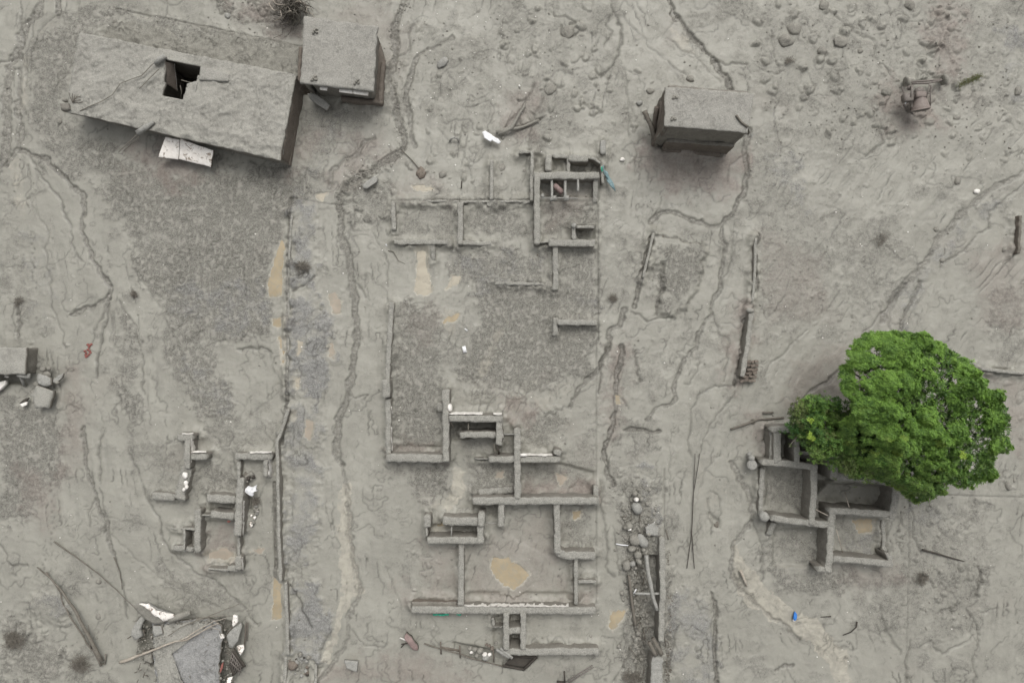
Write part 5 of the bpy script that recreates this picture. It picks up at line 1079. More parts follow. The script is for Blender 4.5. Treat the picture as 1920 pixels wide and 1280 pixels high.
# culvert rubble
tw_ = []
for k in range(70):
    a = random.gauss(1205, 16); b_ = random.uniform(960, 1280); an = random.gauss(1.5, .6); L_ = random.uniform(6, 26)
    p1 = P(a, b_, gp(a, b_)+.05); a2, b2 = a+L_*math.cos(an), b_+L_*math.sin(an); tw_.append(tube(resample([p1, P(a2, b2, gp(a2, b2)+random.uniform(.03, .15))], .2, .06, k), random.uniform(.012, .03), seg=4))
V, F = merge(tw_); o = mesh('tangled_twigs', V, F, M['wood']); put(o, 'stuff', 'tangle of muddy twigs and roots along the culvert pit', 'twigs')
t = thing('rubble_heap', 'heap of broken concrete stones at the head of the culvert pit', 'rubble', base_loc(1200, 1010))
for a, b_, rx, ry, mt in ((1204, 1013, .22, .36, 'concrete'), (1190, 1012, .26, .30, 'stone'), (1185, 1028, .2, .16, 'stone'), (1196, 1040, .2, .2, 'stone'), (1180, 985, .22, .2, 'stone'), (1194, 952, .24, .3, 'concrete'), (1190, 925, .15, .12, 'stone'), (1202, 935, .12, .1, 'stone'), (1193, 936, .12, .12, 'plaster_clean'), (1206, 1030, .12, .1, 'stone'), (1216, 1000, .14, .12, 'stone'), (1186, 979, .10, .1, 'stone'), (1172, 988, .1, .1, 'stone'), (1180, 991, .10, .06, 'plaster_clean'), (1175, 1060, .2, .25, 'stone'), (1186, 1056, .16, .12, 'concrete'), (1198, 1052, .13, .2, 'stone')):
    part('stone', rock_geo(P(a, b_, .22), rx, ry, .2, rot=random.random(), seed=a*.37+b_, am=.25), M[mt], t)
part('slab', poly_slab([(1210, 988), (1226, 978), (1234, 990), (1234, 1004), (1212, 1003)], .35, .12, amp=.04), [M['concrete'], M['wall_side']], t)
# debris line south of the lot
t = thing('collapsed_fence', 'sunken broken fence with a dark gap running along the bottom of the lot', 'fence', base_loc(870, 1225))
part('rail', tube(resample([P(795, 1205, .12), P(820, 1214, .15), P(870, 1228, .15), P(900, 1238, .15), P(943, 1248, .1)], .25, .03), .035, seg=5, jit=.02), M['wood'], t)
part('panel', quad_slab([(826, 1212), (862, 1218), (861, 1228), (828, 1222)], [.1, .1, -.1, -.1], .04, res=.12, amp=.04, edge=.04), [M['brown'], M['brown']], t)
for k, (a, b_) in enumerate(((826, 1215), (862, 1222), (925, 1230))): part('post', ptube([(a, b_-12, .3), (a+1, b_+10, .1)], .035), M['brown'], t)
t = thing('rubble_heap', 'small heap of stones and white plaster lumps on the sunken fence', 'rubble', base_loc(900, 1225))
for a, b_, r_, mt in ((911, 1232, .17, 'concrete'), (909, 1226, .12, 'plaster_clean'), (918, 1226, .10, 'plaster_clean'), (884, 1222, .09, 'plaster_clean'), (890, 1217, .14, 'stone'), (900, 1220, .17, 'stone'), (881, 1215, .12, 'stone'), (923, 1215, .12, 'brick'), (917, 1210, .09, 'brick'), (912, 1208, .08, 'brick'), (930, 1205, .09, 'stone'), (894, 1229, .12, 'stone')):
    part('stone', rock_geo(P(a, b_, .25), r_, r_*.8, r_*.7, seed=a+b_, rot=random.random()), M[mt], t)
for k, (pp, lab) in enumerate((([(930, 1216, .5), (955, 1232, .6)], 'northern of two short planks lying against the double partition'), ([(938, 1214, .55), (961, 1233, .62)], 'southern of two short planks lying against the double partition'))):
    o = mesh('broken_board', *tube(resample([P(*a) for a in pp], .2), .08, seg=4, jit=.01), M['concrete']); put(o, None, lab, 'board')
t = thing('sunken_frame', 'dark diamond-shaped sunken frame just below the southern wall', 'frame', base_loc(975, 1240))
for a, b_ in (((960, 1229), (1006, 1231)), ((1006, 1231), (982, 1254)), ((982, 1254), (943, 1247))): part('rail', ptube([(*a, .12), (*b_, .12)], .06, jit=.02), M['dark_wood'], t)
part('panel', quad_slab([(960, 1230), (1005, 1232), (982, 1253), (945, 1246)], .02, .04, res=.2, amp=.05), [M['void'], M['void']], t)
t = thing('metal_ladder', 'thin two-railed ladder frame poking from the mud at the bottom edge', 'ladder', base_loc(1085, 1262))
part('rail', ptube([(1059, 1279, .25), (1111, 1246, .3)], .025), M['metal'], t); part('rail', ptube([(1063, 1282, .25), (1113, 1250, .3)], .025), M['metal'], t)
for k in range(9): part('rung', ptube([(1062+k*5.6, 1277-k*3.5, .27), (1066+k*5.6, 1280-k*3.5, .27)], .015, seg=4), M['metal'], t)
part('post', ptube([(1058, 1258, .5), (1059, 1280, .2)], .04), M['dark_wood'], t); part('crossbar', ptube([(1044, 1277, .2), (1059, 1278, .2)], .05), M['dark_wood'], t)
t = thing('scrap_heap', 'grey heap of cloth and white sticks west of the sunken fence', 'scrap', base_loc(768, 1200))
part('cloth', poly_slab([(762, 1186), (772, 1192), (783, 1208), (784, 1218), (774, 1216), (766, 1204), (758, 1192)], .3, .2, amp=.1, dome=.15), [M['pink_cloth'], M['wood']], t)
for pp in ([(750, 1195, .3), (764, 1201, .35)], [(753, 1207, .2), (765, 1205, .3)], [(752, 1213, .2), (760, 1205, .25)]): part('stick', ptube(pp, .03), M['plaster_clean'] if pp[0][1] == 1195 else M['dark_wood'], t)
# rubble at the foot of the left path
t = thing('rubble_heap', 'dark heap of small stones at the bottom of the left path', 'rubble', base_loc(560, 1245))
for k in range(34):
    a = random.uniform(540, 582); b_ = random.uniform(1226, 1268); r_ = random.uniform(.05, .14)
    part('stone', rock_geo(P(a, b_, gp(a, b_)+r_*.3), r_, r_*.8, r_*.7, sub=1, seed=k, rot=k), M[random.choice(['stone', 'stone', 'dark_wood', 'brick', 'concrete'])], t)
part('stone', rock_geo(P(549, 1247, .2), .24, .22, .15, seed=5), M['brick'], t)
# rubble east of the lower left ruins
t = thing('rubble_heap', 'narrow heap of plaster crumbs and sticks beside the pit-room ruin', 'rubble', base_loc(474, 970))
for k in range(26):
    s_ = random.random(); a = 482-16*s_+random.uniform(-5, 5); b_ = 948+44*s_; r_ = random.uniform(.04, .10)
    part('stone', rock_geo(P(a, b_, gp(a, b_)+r_), r_, r_*.8, r_*.7, sub=1, seed=k, rot=k), M[random.choice(['stone', 'stone', 'plaster', 'concrete'])], t)
o = mesh('crumpled_sheet', *merge([poly_slab([(458, 916), (466, 910), (472, 912), (483, 908), (480, 916), (484, 920), (476, 922), (474, 930), (464, 926), (459, 922)], .5, .08, amp=.1, dome=.12, jag=.08)[:2]]), M['white_plastic']); put(o, None, 'crumpled white sheet lying beside the pit-room ruin', 'sheet')
t = thing('rubble_heap', 'round dark clump of stones just above the crumpled white sheet', 'rubble', base_loc(465, 895))
for k in range(20):
    an = random.random()*6.28; rr_ = random.random()**.5*11; a = 465+rr_*math.cos(an); b_ = 895+rr_*math.sin(an); r_ = random.uniform(.06, .14)
    part('stone', rock_geo(P(a, b_, .25+.15*random.random()), r_, r_, r_*.8, sub=1, seed=k+9), M[random.choice(['stone', 'dark_wood', 'wood'])], t)
# slabs beside the left block house
t = thing('rubble_heap', 'tumbled grey concrete slabs beside the block building at the left edge', 'rubble', base_loc(80, 730))
part('slab', poly_slab([(70, 722), (86, 728), (99, 734), (99, 744), (92, 764), (66, 765), (62, 745), (56, 742)], .45, .2, amp=.05, dome=.06, jag=.06), [M['roof_mud'], M['wall_side']], t)
part('slab', poly_slab([(70, 700), (82, 702), (95, 708), (96, 722), (84, 724), (70, 716)], .5, .2, amp=.07, dome=.08, jag=.06), [M['concrete'], M['wall_side']], t)
part('slab', poly_slab([(96, 716), (108, 704), (119, 700), (116, 708), (104, 718)], .35, .12, amp=.05), [M['concrete'], M['wall_side']], t)
for a, b_, r_ in ((88, 702, .2), (107, 717, .10), (68, 720, .16), (64, 735, .18), (80, 692, .15), (92, 690, .12)): part('stone', rock_geo(P(a, b_, .3), r_, r_*.8, r_*.6, seed=a), M['stone'], t)
o = mesh('sink_basin', *merge([poly_slab([(36, 756), (44, 748), (54, 745), (50, 753), (42, 760)], .25, .08)[:2]]), M['dark_wood']); put(o, None, 'dark open-mouthed shard near the tumbled slabs at the left edge', 'shard')
o = mesh('plaster_shard', *poly_slab([(37, 757), (52, 753), (50, 759), (42, 762)], .3, .05)[:2], M['plaster_clean']); put(o, None, 'white shard lying against the dark open-mouthed shard, left edge', 'shard')

# ------------------------------------------------------------------ concrete mixer
t = thing('concrete_mixer', 'wrecked wheeled concrete mixer with a tapered drum half sunk in the mud', 'concrete mixer', base_loc(1718, 185))
def ring_tube(prof, p0, p1, seg=20):
    a = Vector(p0); b_ = Vector(p1); d_ = (b_-a).normalized(); u = d_.orthogonal().normalized(); v = d_.cross(u); L_ = (b_-a).length
    V, F = [], []
    for s_, r_ in prof:
        for k in range(seg): th = 2*math.pi*k/seg; V.append(a+d_*L_*s_+(u*math.cos(th)+v*math.sin(th))*r_)
    for i in range(len(prof)-1):
        for k in range(seg): F.append((i*seg+k, i*seg+(k+1) % seg, (i+1)*seg+(k+1) % seg, (i+1)*seg+k))
    return V, F
dr = part('drum', ring_tube([(0, .02), (.01, .17), (.12, .22), (.35, .24), (.40, .26), (1, .40), (1.01, .43), (1.03, .40), (.97, .37), (.6, .3), (.3, .1)], P(1724, 174, .95), P(1726, 205, .80)), M['drum'], t)
part('drum_mouth', ring_tube([(0, 0.001), (.5, .25), (1, .39)], P(1726, 203, .80), P(1726, 205, .80)), M['metal'], dr)
yk = part('drum_yoke', box_geo(P(1726, 178, 1.05), .46, .26, .2, .0, bev=.03), M['drum'], t)
part('drum_bearing', rock_geo(P(1724, 172, .9), .26, .2, .2, seed=3, am=.1), M['metal'], t)
for a in ((1723, 178), (1732, 179)): part('bolt', tube([P(*a, 1.08), P(*a, 1.12)], .045, seg=8), M['void'], yk)
for pp, r_ in (([(1710, 157, .9), (1740, 156, .9), (1765, 151, .5)], .05), ([(1692, 163, .7), (1696, 180, .75), (1697, 190, .6)], .025), ([(1692, 163, .7), (1712, 162, .8)], .02), ([(1710, 160, 1.0), (1709, 180, 1.05), (1708, 199, .7)], .045), ([(1743, 158, 1.0), (1739, 175, 1.1), (1735, 190, .8)], .025), ([(1745, 160, .9), (1744, 200, .6)], .025), ([(1741, 157, 1.0), (1747, 165, 1.0), (1743, 176, 1.0)], .025), ([(1708, 176, 1.0), (1743, 175, 1.0)], .04), ([(1708, 199, .6), (1706, 207, .4), (1701, 200, .3)], .03), ([(1694, 196, .3), (1700, 204, .2), (1712, 214, .15)], .04)):
    part('frame_bar', ptube(pp, r_, seg=6), M['metal'], t)
part('axle', ptube([(1698, 155, .4), (1770, 149, .35)], .05, jit=.01), M['metal'], t)
for a, b_ in ((1701, 153), (1771, 149)):
    part('wheel', ring_tube([(0, .02), (0, .18), (.15, .24), (.85, .24), (1, .18), (1, .02)], P(a-4, b_+1, .35), P(a+3, b_, .35)), M['stone'], t)
part('motor_housing', box_geo(P(1701, 184, .85), .42, .36, .34, .05, bev=.04), M['metal'], t)
part('motor_housing', box_geo(P(1709, 195, .75), .08, .42, .14, .0, bev=.02), M['metal'], t)
part('pulley', tube([P(1706, 165, .85), P(1706, 165, .92)], .12, seg=12), M['metal'], t)
part('glass_shard', rock_geo(P(1698, 193, .8), .04, .05, .03), M['white_plastic'], t)

# ------------------------------------------------------------------ loose things
o = mesh('plastic_sheet', *merge([poly_slab([(904, 247), (911, 245), (922, 253), (924, 262), (920, 266), (908, 258)], .38, .06, amp=.03, jag=.04)[:2], poly_slab([(922, 254), (934, 260), (938, 266), (936, 270), (928, 266), (922, 264)], .32, .06, amp=.03, jag=.04)[:2]]), M['white_plastic']); put(o, None, 'bright white folded plastic sheet at the top of the slim concrete post', 'sheet')
for pp, lab in (([(936, 250, .2), (960, 240, .25), (985, 195, .1)], 'longer'), ([(930, 247, .15), (950, 244, .2), (980, 238, .1), (1010, 225, .1)], 'flatter')):
    branch('muddy_log', 'the %s of two buried logs running north-east from the white plastic sheet' % lab, 'log', pp, (.10, .05), M['stone'], jit=.03)
o = mesh('wall_fragment', *poly_slab([(680, 346), (704, 329), (709, 334), (707, 341), (688, 354), (680, 352)], .28, .14, amp=.02, dome=.03)[:2], M['concrete']); put(o, None, 'rounded pale slab lying at the bend of the debris-filled gully', 'slab')
o = mesh('concrete_block', *poly_slab([(645, 1238), (671, 1240), (669, 1259), (659, 1256), (650, 1252)], .3, .16, amp=.03)[:2], M['concrete']); put(o, None, 'flat angular block lying alone near the bottom of the muddy road', 'block')
o = mesh('car_bonnet', *merge([poly_slab([(1134, 318), (1139, 322), (1143, 330), (1150, 344), (1154, 359), (1147, 352), (1138, 340)], .4, .06, amp=.05, jag=.03, tilt=(.2, 0))[:2], tube([P(1131, 310, .45), P(1133, 325, .45), P(1140, 335, .4)], .03)]), M['teal']); put(o, None, 'pointed blue-grey metal panel sticking out east of the beamed ruin', 'metal panel')
o = mesh('green_strip', *tube([P(1128, 313, .5), P(1129, 322, .5)], .035), M['green_plastic']); put(o, None, 'tiny green plastic strip beside the pointed blue-grey metal panel', 'strip')
o = mesh('plastic_bag', *merge([poly_slab([(1486, 1158), (1488, 1150), (1491, 1146), (1494, 1150), (1493, 1160), (1490, 1163)], .15, .1, amp=.05, dome=.1)[:2]]), M['blue']); put(o, None, 'bright blue plastic bag dropped on the pale flow, lower right', 'bag')
o = mesh('paper_scrap', *rock_geo(P(1489, 1162, .1), .08, .06, .04), M['white_plastic']); put(o, None, 'white scrap touching the bright blue plastic bag', 'scrap')
o = mesh('plastic_scrap', *merge([box_geo(P(871, 655, .08), .16, .28, .03, .2, jag=.02, sub=1)]), M['white_plastic']); put(o, None, 'white bent card in the middle of the stubbly yard', 'scrap')
o = mesh('plastic_scrap', *box_geo(P(874, 618, .06), .16, .05, .03, -.6), M['white_plastic']); put(o, None, 'tiny white chip above the bent card in the stubbly yard', 'scrap')
o = mesh('plastic_scrap', *merge([box_geo(P(725, 458, .06), .12, .06, .03, .6), box_geo(P(727, 461, .06), .12, .06, .03, -.6)]), M['white_plastic']); put(o, None, 'small white cross-shaped scrap on the smooth mud west of the low yard walls', 'scrap')
for i, (a, b_, w_, lab) in enumerate(((1167, 299, .12, 'white lump on the mud between the beamed ruin and the hut'), (1831, 359, .14, 'white rounded stone on the streaky mud near the right edge'), (974, 161, .05, 'tiny white pebble north of the buried logs'), (1199, 193, .14, 'pale triangular stone left of the hut'))):
    o = mesh('white_stone', *rock_geo(P(a, b_, gp(a, b_)+.06), w_, w_*.8, w_*.6, seed=a), M['plaster_clean'] if i < 3 else M['concrete']); put(o, None, lab, 'stone')
t = thing('broken_crockery', 'thin pale curved rim sticking out of the mud west of the white plastic sheet', 'shard', base_loc(852, 262))
part('rim', ptube([(843, 266, .1), (846, 260, .22), (852, 258, .28), (858, 260, .22), (860, 265, .1)], .05, seg=6), M['concrete'], t)
# red fragments
o = mesh('red_tile_fragments', *merge([rock_geo(P(165+dx, 655+dy, .05), .05+.04*random.random(), .06, .03, sub=1, seed=dx*3+dy, rot=dx) for dx, dy in ((0, 0), (3, 3), (-3, 6), (2, -5), (-5, 10), (4, -8), (-1, 12), (-6, 3), (5, 6), (0, -9), (-4, 14), (7, -10), (2, 9))]), M['red']); put(o, 'stuff', 'red scattered tile crumbs on the smooth mud left of centre', 'tile crumbs')
# stones with a place of their own
def stone(a, b_, r_, lab, grp=None, mt='stone', hh=.7, sq=.85):
    z = gp(a, b_); o = mesh('stone', *rock_geo(P(a, b_, z-r_*.05), r_, r_*sq, r_*hh*.9, seed=a*.11+b_*.7, rot=a, sub=3 if r_ > .2 else 2, am=.3), M[mt]); put(o, None, lab, 'stone', grp)
stone(1473, 76, .36, 'large split boulder, the lower half left of the dark crack, upper right'); stone(1489, 55, .34, 'large split boulder, the upper half right of the dark crack, upper right')
stone(1542, 96, .24, 'dark angular boulder below the pebble cluster, upper right'); stone(1545, 12, .26, 'rounded boulder at the top edge, right of centre'); stone(1577, 78, .32, 'broad flat boulder, rightmost of the upper right row', hh=.45)
stone(1066, 60, .32, 'round cratered clod near the top edge, centre', hh=.45); stone(830, 118, .30, 'long pale boulder between the two rills, top centre', mt='concrete', sq=.6, hh=.5); stone(1294, 148, .2, 'round boulder just behind the hut roof')
stone(1219, 171, .18, 'round stone by the left wall of the hut'); stone(1032, 168, .3, 'dark clod at the head of the buried logs', hh=.5); stone(1705, 10, .28, 'boulder at the top edge above the mixer')
stone(1795, 340, .2, 'lone rounded stone west of the white rounded stone, right'); stone(1766, 488, .13, 'dark teardrop stone at the head of a thin rill, right'); stone(1883, 467, .15, 'dark stone left of the rusty post'); stone(1755, 430, .15, 'dark stone in the streaky channel, right of centre')
stone(1890, 911, .2, 'larger of two stones by the low step right of the tree'); stone(1902, 900, .1, 'smaller of two stones by the low step right of the tree'); stone(1908, 172, .22, 'dark stone at the right edge above the streaky mud'); stone(1794, 221, .2, 'flat pointed stone east of the mixer', hh=.35, sq=.5)
stone(1662, 172, .26, 'grey pointed stone west of the mixer'); stone(1612, 96, .15, 'dark stone with a hollow, north-west of the mixer'); stone(790, 325, .28, 'brown boulder at the end of the thin pole, above the low yard walls', mt='brick'); stone(830, 328, .2, 'dark clod right of the brown boulder, above the low yard walls')
stone(943, 258, .12, 'stone at the foot of the white plastic sheet'); stone(940, 315, .22, 'clod right of the slim concrete post', hh=.4); stone(427, 30, .16, 'round pale stone at the top edge left of the dead bush', mt='concrete')
stone(184, 1155, .17, 'round stone inside the bend of the fallen leafless tree', hh=.4); stone(185, 1090, .14, 'small dark stone at the middle of the thin pole'); stone(215, 40, .13, 'round stone at the upper left, behind the long house'); stone(112, 228, .14, 'dark round stone south-west of the long house corner'); stone(836, 765, .01, 'x') if False else None
stone(1108, 1192, .1, 'small stone near the end of the long southern wall'); stone(984, 320, .12, 'stone beside the outer wall of the beamed ruin'); stone(1345, 985, .22, 'dark stone inside the small hollow right of the culvert', mt='wood', hh=.5)
branch('wooden_pole', 'thin pole lying just above the low yard walls, pointing at the brown boulder', 'pole', [(752, 280, .06), (772, 300, .1), (793, 325, .12)], (.02, .03), M['wood'], wob=.02)
# countless pebbles and crumbs
def scatter(name, label, cat, mat, n, gen, r0, r1, sub=1):
    prot = rock_geo(Vector(), 1, 1, .8, sub=1, seed=4); PV = np.array([tuple(v) for v in prot[0]]); PF = np.array(prot[1]); nvp = len(PV)
    V = np.empty((n*nvp, 3)); F = np.empty((n*len(PF), 3), int)
    for k in range(n):
        a, b_ = gen(); x, y = GX(a), GY(b_); r_ = r0+(r1-r0)*random.random()**3; th = random.random()*6.28; c_, s_ = math.cos(th), math.sin(th)
        q_ = PV*np.array([r_, r_*random.uniform(.5, 1), r_*.7]); V[k*nvp:(k+1)*nvp, 0] = x+q_[:, 0]*c_-q_[:, 1]*s_; V[k*nvp:(k+1)*nvp, 1] = y+q_[:, 0]*s_+q_[:, 1]*c_; V[k*nvp:(k+1)*nvp, 2] = gz(x, y)+r_*.25+q_[:, 2]
        F[k*len(PF):(k+1)*len(PF)] = PF+k*nvp
    o = mesh(name, V, F.tolist(), mat); put(o, 'stuff', label, cat)
def along(pl, spread):
    segs = [(pl[i], pl[i+1]) for i in range(len(pl)-1)]
    def f():
        a, b_ = random.choice(segs); t = random.random(); return a[0]+(b_[0]-a[0])*t+random.gauss(0, spread), a[1]+(b_[1]-a[1])*t+random.gauss(0, spread)
    return f
def inbox(boxes):
    wts = [(b_[2]-b_[0])*(b_[3]-b_[1])*b_[4] for b_ in boxes]
    def f():
        b_ = random.choices(boxes, wts)[0]; return random.uniform(b_[0], b_[2]), random.uniform(b_[1], b_[3])
    return f
scatter('gully_pebbles', 'dark pebbles and litter lining the debris-filled gully', 'pebbles', M['stone'], 1400, along([(760, 0), (740, 60), (736, 150), (750, 230), (758, 275), (735, 295), (700, 315), (660, 338), (640, 355), (637, 400)], 5), .015, .05)
scatter('gully_pebbles', 'fine grit along the long central rill in the road', 'pebbles', M['stone'], 900, along([(637, 400), (647, 470), (660, 520), (665, 580), (668, 640), (660, 690), (652, 740), (636, 790), (633, 860)], 3), .01, .03)
scatter('culvert_rubble', 'churned stones and clods filling the culvert and its banks', 'rubble', M['stone'], 900, along([(1195, 930), (1195, 1000), (1188, 1060), (1200, 1130), (1205, 1200), (1195, 1280)], 14), .02, .13)
scatter('culvert_rubble', 'dark grit churned along the culvert wall down to the bottom edge', 'rubble', M['wood'], 700, along([(1230, 990), (1250, 1050), (1252, 1200), (1250, 1280)], 4), .015, .06)
scatter('field_pebbles', 'small mud-coated pebbles strewn over the rough ground', 'pebbles', M['stone'], 3600, inbox([(1400, 0, 1900, 280, 1.2), (640, 280, 740, 420, 2), (930, 0, 1130, 250, 1), (740, 20, 940, 260, .6), (1150, 870, 1240, 1060, 2), (545, 560, 615, 740, 1.5), (540, 1180, 600, 1270, 3), (400, 0, 560, 70, 2.5), (1660, 930, 1850, 1180, 1), (0, 1170, 180, 1280, 1), (0, 0, 1920, 1280, .10), (1230, 1010, 1260, 1280, 2), (1400, 260, 1560, 600, .6), (230, 20, 560, 130, .8)]), .012, .06)
scatter('plaster_crumbs', 'tiny white plaster crumbs sprinkled over the mud', 'crumbs', M['plaster_clean'], 620, inbox([(0, 0, 1920, 1280, .2), (700, 0, 960, 300, .8), (545, 560, 600, 760, 1.5), (1180, 900, 1240, 1180, 1.5), (740, 1130, 960, 1250, .8), (400, 860, 520, 1000, .8), (250, 1130, 470, 1270, .8), (640, 280, 740, 380, 2), (860, 0, 1060, 300, .6), (15, 40, 45, 300, 2)]), .012, .045)

def bywall():
    x, y = random.choice(WSEG); an = random.random()*6.28; r_ = .22+abs(random.gauss(0, .22)); return 960+(x+r_*math.cos(an))*S, 640-(y+r_*math.sin(an))*S
scatter('wall_rubble', 'small mud-coated crumbs fallen along the feet of the wall stumps', 'rubble', M['stone'], 2600, bywall, .012, .07)
scatter('wall_rubble', 'brown brick chips fallen along the feet of the wall stumps', 'rubble', M['brown'], 500, bywall, .012, .05)
# overhead wires fallen on the road
for i, (pp, lab) in enumerate((([(1303, 850, .1), (1300, 940, .1), (1296, 1010, .1), (1288, 1065, .08)], 'western of two long thin wires lying south from the crossing rills'), ([(1312, 850, .1), (1300, 930, .12), (1297, 1000, .1), (1302, 1065, .1)], 'eastern of two long thin wires lying south from the crossing rills'))):
    branch('fallen_wire', lab, 'wire', pp, (.018, .018), M['dark_wood'], wob=.02, jit=0)
for i, (pp, lab) in enumerate((([(1370, 805, .12), (1420, 786, .14), (1470, 783, .12)], 'upper long thin board above the north wall of the largest ruin'), ([(1430, 774, .12), (1450, 773, .12)], 'short dark board above the north wall of the largest ruin'), ([(960, 60, .1), (961, 61, .1)], ''))):
    if lab: branch('buried_board', lab, 'board', pp, (.05, .05), M['wood'], wob=.03)

# ------------------------------------------------------------------ vegetation
def leaf_mat(name):
    m, n, l, b = new_mat(name); B = NB(n, l)
    a = n.new('ShaderNodeAttribute'); a.attribute_name = 'leaf_tone'; s_ = n.new('ShaderNodeSeparateColor'); l.new(a.outputs['Color'], s_.inputs[0])
    c = B.mix(s_.outputs[0], (.034, .088, .019), (.235, .400, .072))
    c = B.mix(s_.outputs[1], c, (.30, .36, .040)); c = B.mix(s_.outputs[2], c, (.13, .115, .055))
    l.new(c, b.inputs['Base Color']); b.inputs['Roughness'].default_value = .5; b.inputs['Specular IOR Level'].default_value = .3
    tr = n.new('ShaderNodeBsdfTranslucent'); l.new(c, tr.inputs[0]); mx = n.new('ShaderNodeMixShader'); mx.inputs[0].default_value = .25
    l.new(b.outputs[0], mx.inputs[1]); l.new(tr.outputs[0], mx.inputs[2]); l.new(mx.outputs[0], n['Material Output'].inputs[0]); return m
M['leaf'] = leaf_mat('tree_leaves')
class Foliage:
    def __init__(s): s.V = []; s.F = []; s.C = []
    def rosette(s, c, nrm, tone, nl=9, L_=.17, w_=.05):
        nrm = Vector(nrm).normalized(); u = nrm.orthogonal().normalized(); v = nrm.cross(u); ph = random.random()*6.28
        for k in range(nl):
            a = ph+k*2.4; el = random.uniform(-.15, .75); d_ = (u*math.cos(a)+v*math.sin(a))*math.cos(el)+nrm*math.sin(el)
            sd = nrm.cross(d_).normalized(); LL = L_*random.uniform(.7, 1.25); tip = c+d_*LL-Vector((0, 0, LL*.25)); md = c+d_*LL*.5; up = nrm*.012
            i = len(s.V); s.V += [c, md+sd*w_*.5+up, tip, md-sd*w_*.5+up]; s.F.append((i, i+1, i+2, i+3))
            t = (min(1, max(0, tone[0]+random.uniform(-.18, .18))), tone[1]*random.uniform(.6, 1.2), tone[2]*random.uniform(.5, 1.3)); s.C += [t]*4
    def build(s, name, parent, mt=None):
        o = mesh(name, s.V, s.F, mt or M['leaf'], parent, smooth=False); at = o.data.color_attributes.new('leaf_tone', 'FLOAT_COLOR', 'POINT')
        arr = np.ones((len(s.V), 4), np.float32); arr[:, :3] = np.clip(np.array(s.C), 0, 1); at.data.foreach_set('color', arr.ravel()); return o
TB = P(1668, 765, 0); TB.z = gp(1668, 765)
tr = thing('broadleaf_tree', 'big bright green leafy tree overhanging the largest ruin', 'tree', TB)
crown_o = [(1608, 668), (1640, 635), (1690, 628), (1740, 634), (1792, 655), (1842, 692), (1852, 735), (1888, 738), (1902, 790), (1896, 832), (1872, 858), (1872, 898), (1830, 918), (1796, 905), (1762, 938), (1738, 944), (1705, 915), (1660, 898), (1622, 880), (1606, 850), (1600, 800), (1616, 765), (1604, 720)]
sparse_o = [(1478, 772), (1500, 752), (1540, 746), (1600, 752), (1625, 780), (1640, 890), (1600, 888), (1562, 858), (1530, 848), (1492, 815)]
fol = Foliage()
def dome_h(px, py):
    q_ = min(1, math.hypot((px-1735)/175, (py-768)/165)); return 3.0+2.9*math.sqrt(max(0, 1-q_*q_*.96))
GAPS = ((1683, 729, 13), (1692, 790, 13), (1753, 885, 11), (1640, 818, 9), (1752, 716, 8))
def cbump(v):
    wx = v.x+.25*mn.noise(Vector((v.x*2, v.y*2, 3))); wy = v.y+.25*mn.noise(Vector((v.x*2, v.y*2, 13)))
    f1 = mn.voronoi(Vector((wx*1.05, wy*1.05, 3)))[0][0]; f2 = mn.voronoi(Vector((wx*2.5, wy*2.5, 8)))[0][0]
    return 1.15*(.42-f1)+.62*(.40-f2)+.15*mn.noise(Vector((v.x*6.0, v.y*6.0, 1)))
cpts = 0
while cpts < 20000:
    a = random.uniform(1585, 1912); b_ = random.uniform(618, 952)
    ind = inside(np.array([a]), np.array([b_]), crown_o)[0]; dd = float(seg_dist(np.array([a]), np.array([b_]), crown_o, True)[0])*(1 if ind else -1)
    hh = dome_h(a, b_); v = P(a, b_, hh); rag = 7*mn.noise(Vector((a*.06, b_*.06, 4)))+5*mn.noise(Vector((a*.15, b_*.15, 9)))
    if dd+rag < -6: continue
    gap = min(math.hypot(a-x, b_-y)/r_ for x, y, r_ in GAPS)+.35*mn.noise(Vector((a*.12, b_*.12, 2)))
    if gap < .8: continue
    cb = cbump(v)
    if cb < -.12 and random.random() < min(.95, (-.12-cb)*5)*(1 if dd > 16 else .35): continue
    e = .1; gx = (cbump(v+Vector((e, 0, 0)))-cb)/e; gy = (cbump(v+Vector((0, e, 0)))-cb)/e
    v.z += cb*1.15-.35*max(0, 1-max(dd, 0)/14)-random.random()**2*.25
    sw = max(0, ((1735-a)*.45+(b_-768)*.85)/130); tn = mn.noise(Vector((a*.045, b_*.045, 7))); t2 = mn.noise(Vector((a*.13, b_*.13, 17)))
    lt = .55+.28*tn+.28*t2+random.gauss(0, .10)-.15*sw; ye = max(0, .65*(mn.noise(Vector((a*.07, b_*.07, 27)))-.25))*min(1, .3+sw)*1.6; br_ = max(0, sw-.35)*.55*(.5+t2)  # olive to the south-west, plus the crown's shaded side painted darker
    fol.rosette(v, Vector((-gx*.55+(a-1735)/210, -gy*.55-(b_-768)/210, 1.0))+Vector((random.gauss(0, .25), random.gauss(0, .25), 0)), (lt, ye, br_), 8, random.uniform(.09, .14), .04); cpts += 1
# inner foliage, shade inside the crown painted as a darker leaf tone
for k in range(3800):
    a = random.uniform(1605, 1895); b_ = random.uniform(635, 940)
    if not inside(np.array([a]), np.array([b_]), crown_o)[0]: continue
    hh = dome_h(a, b_)-random.uniform(.45, 1.9)
    if float(seg_dist(np.array([a]), np.array([b_]), crown_o, True)[0]) < 8: continue
    if any(math.hypot(a-x, (b_-y)) < rr_*.7 for x, y, rr_ in ((1753, 885, 10), (1750, 5000, 1))): continue
    fol.rosette(P(a, b_, hh), (random.gauss(0, .5), random.gauss(0, .5), 1), (.05+.25*random.random(), 0, .25*random.random()), 7, .15, .05)
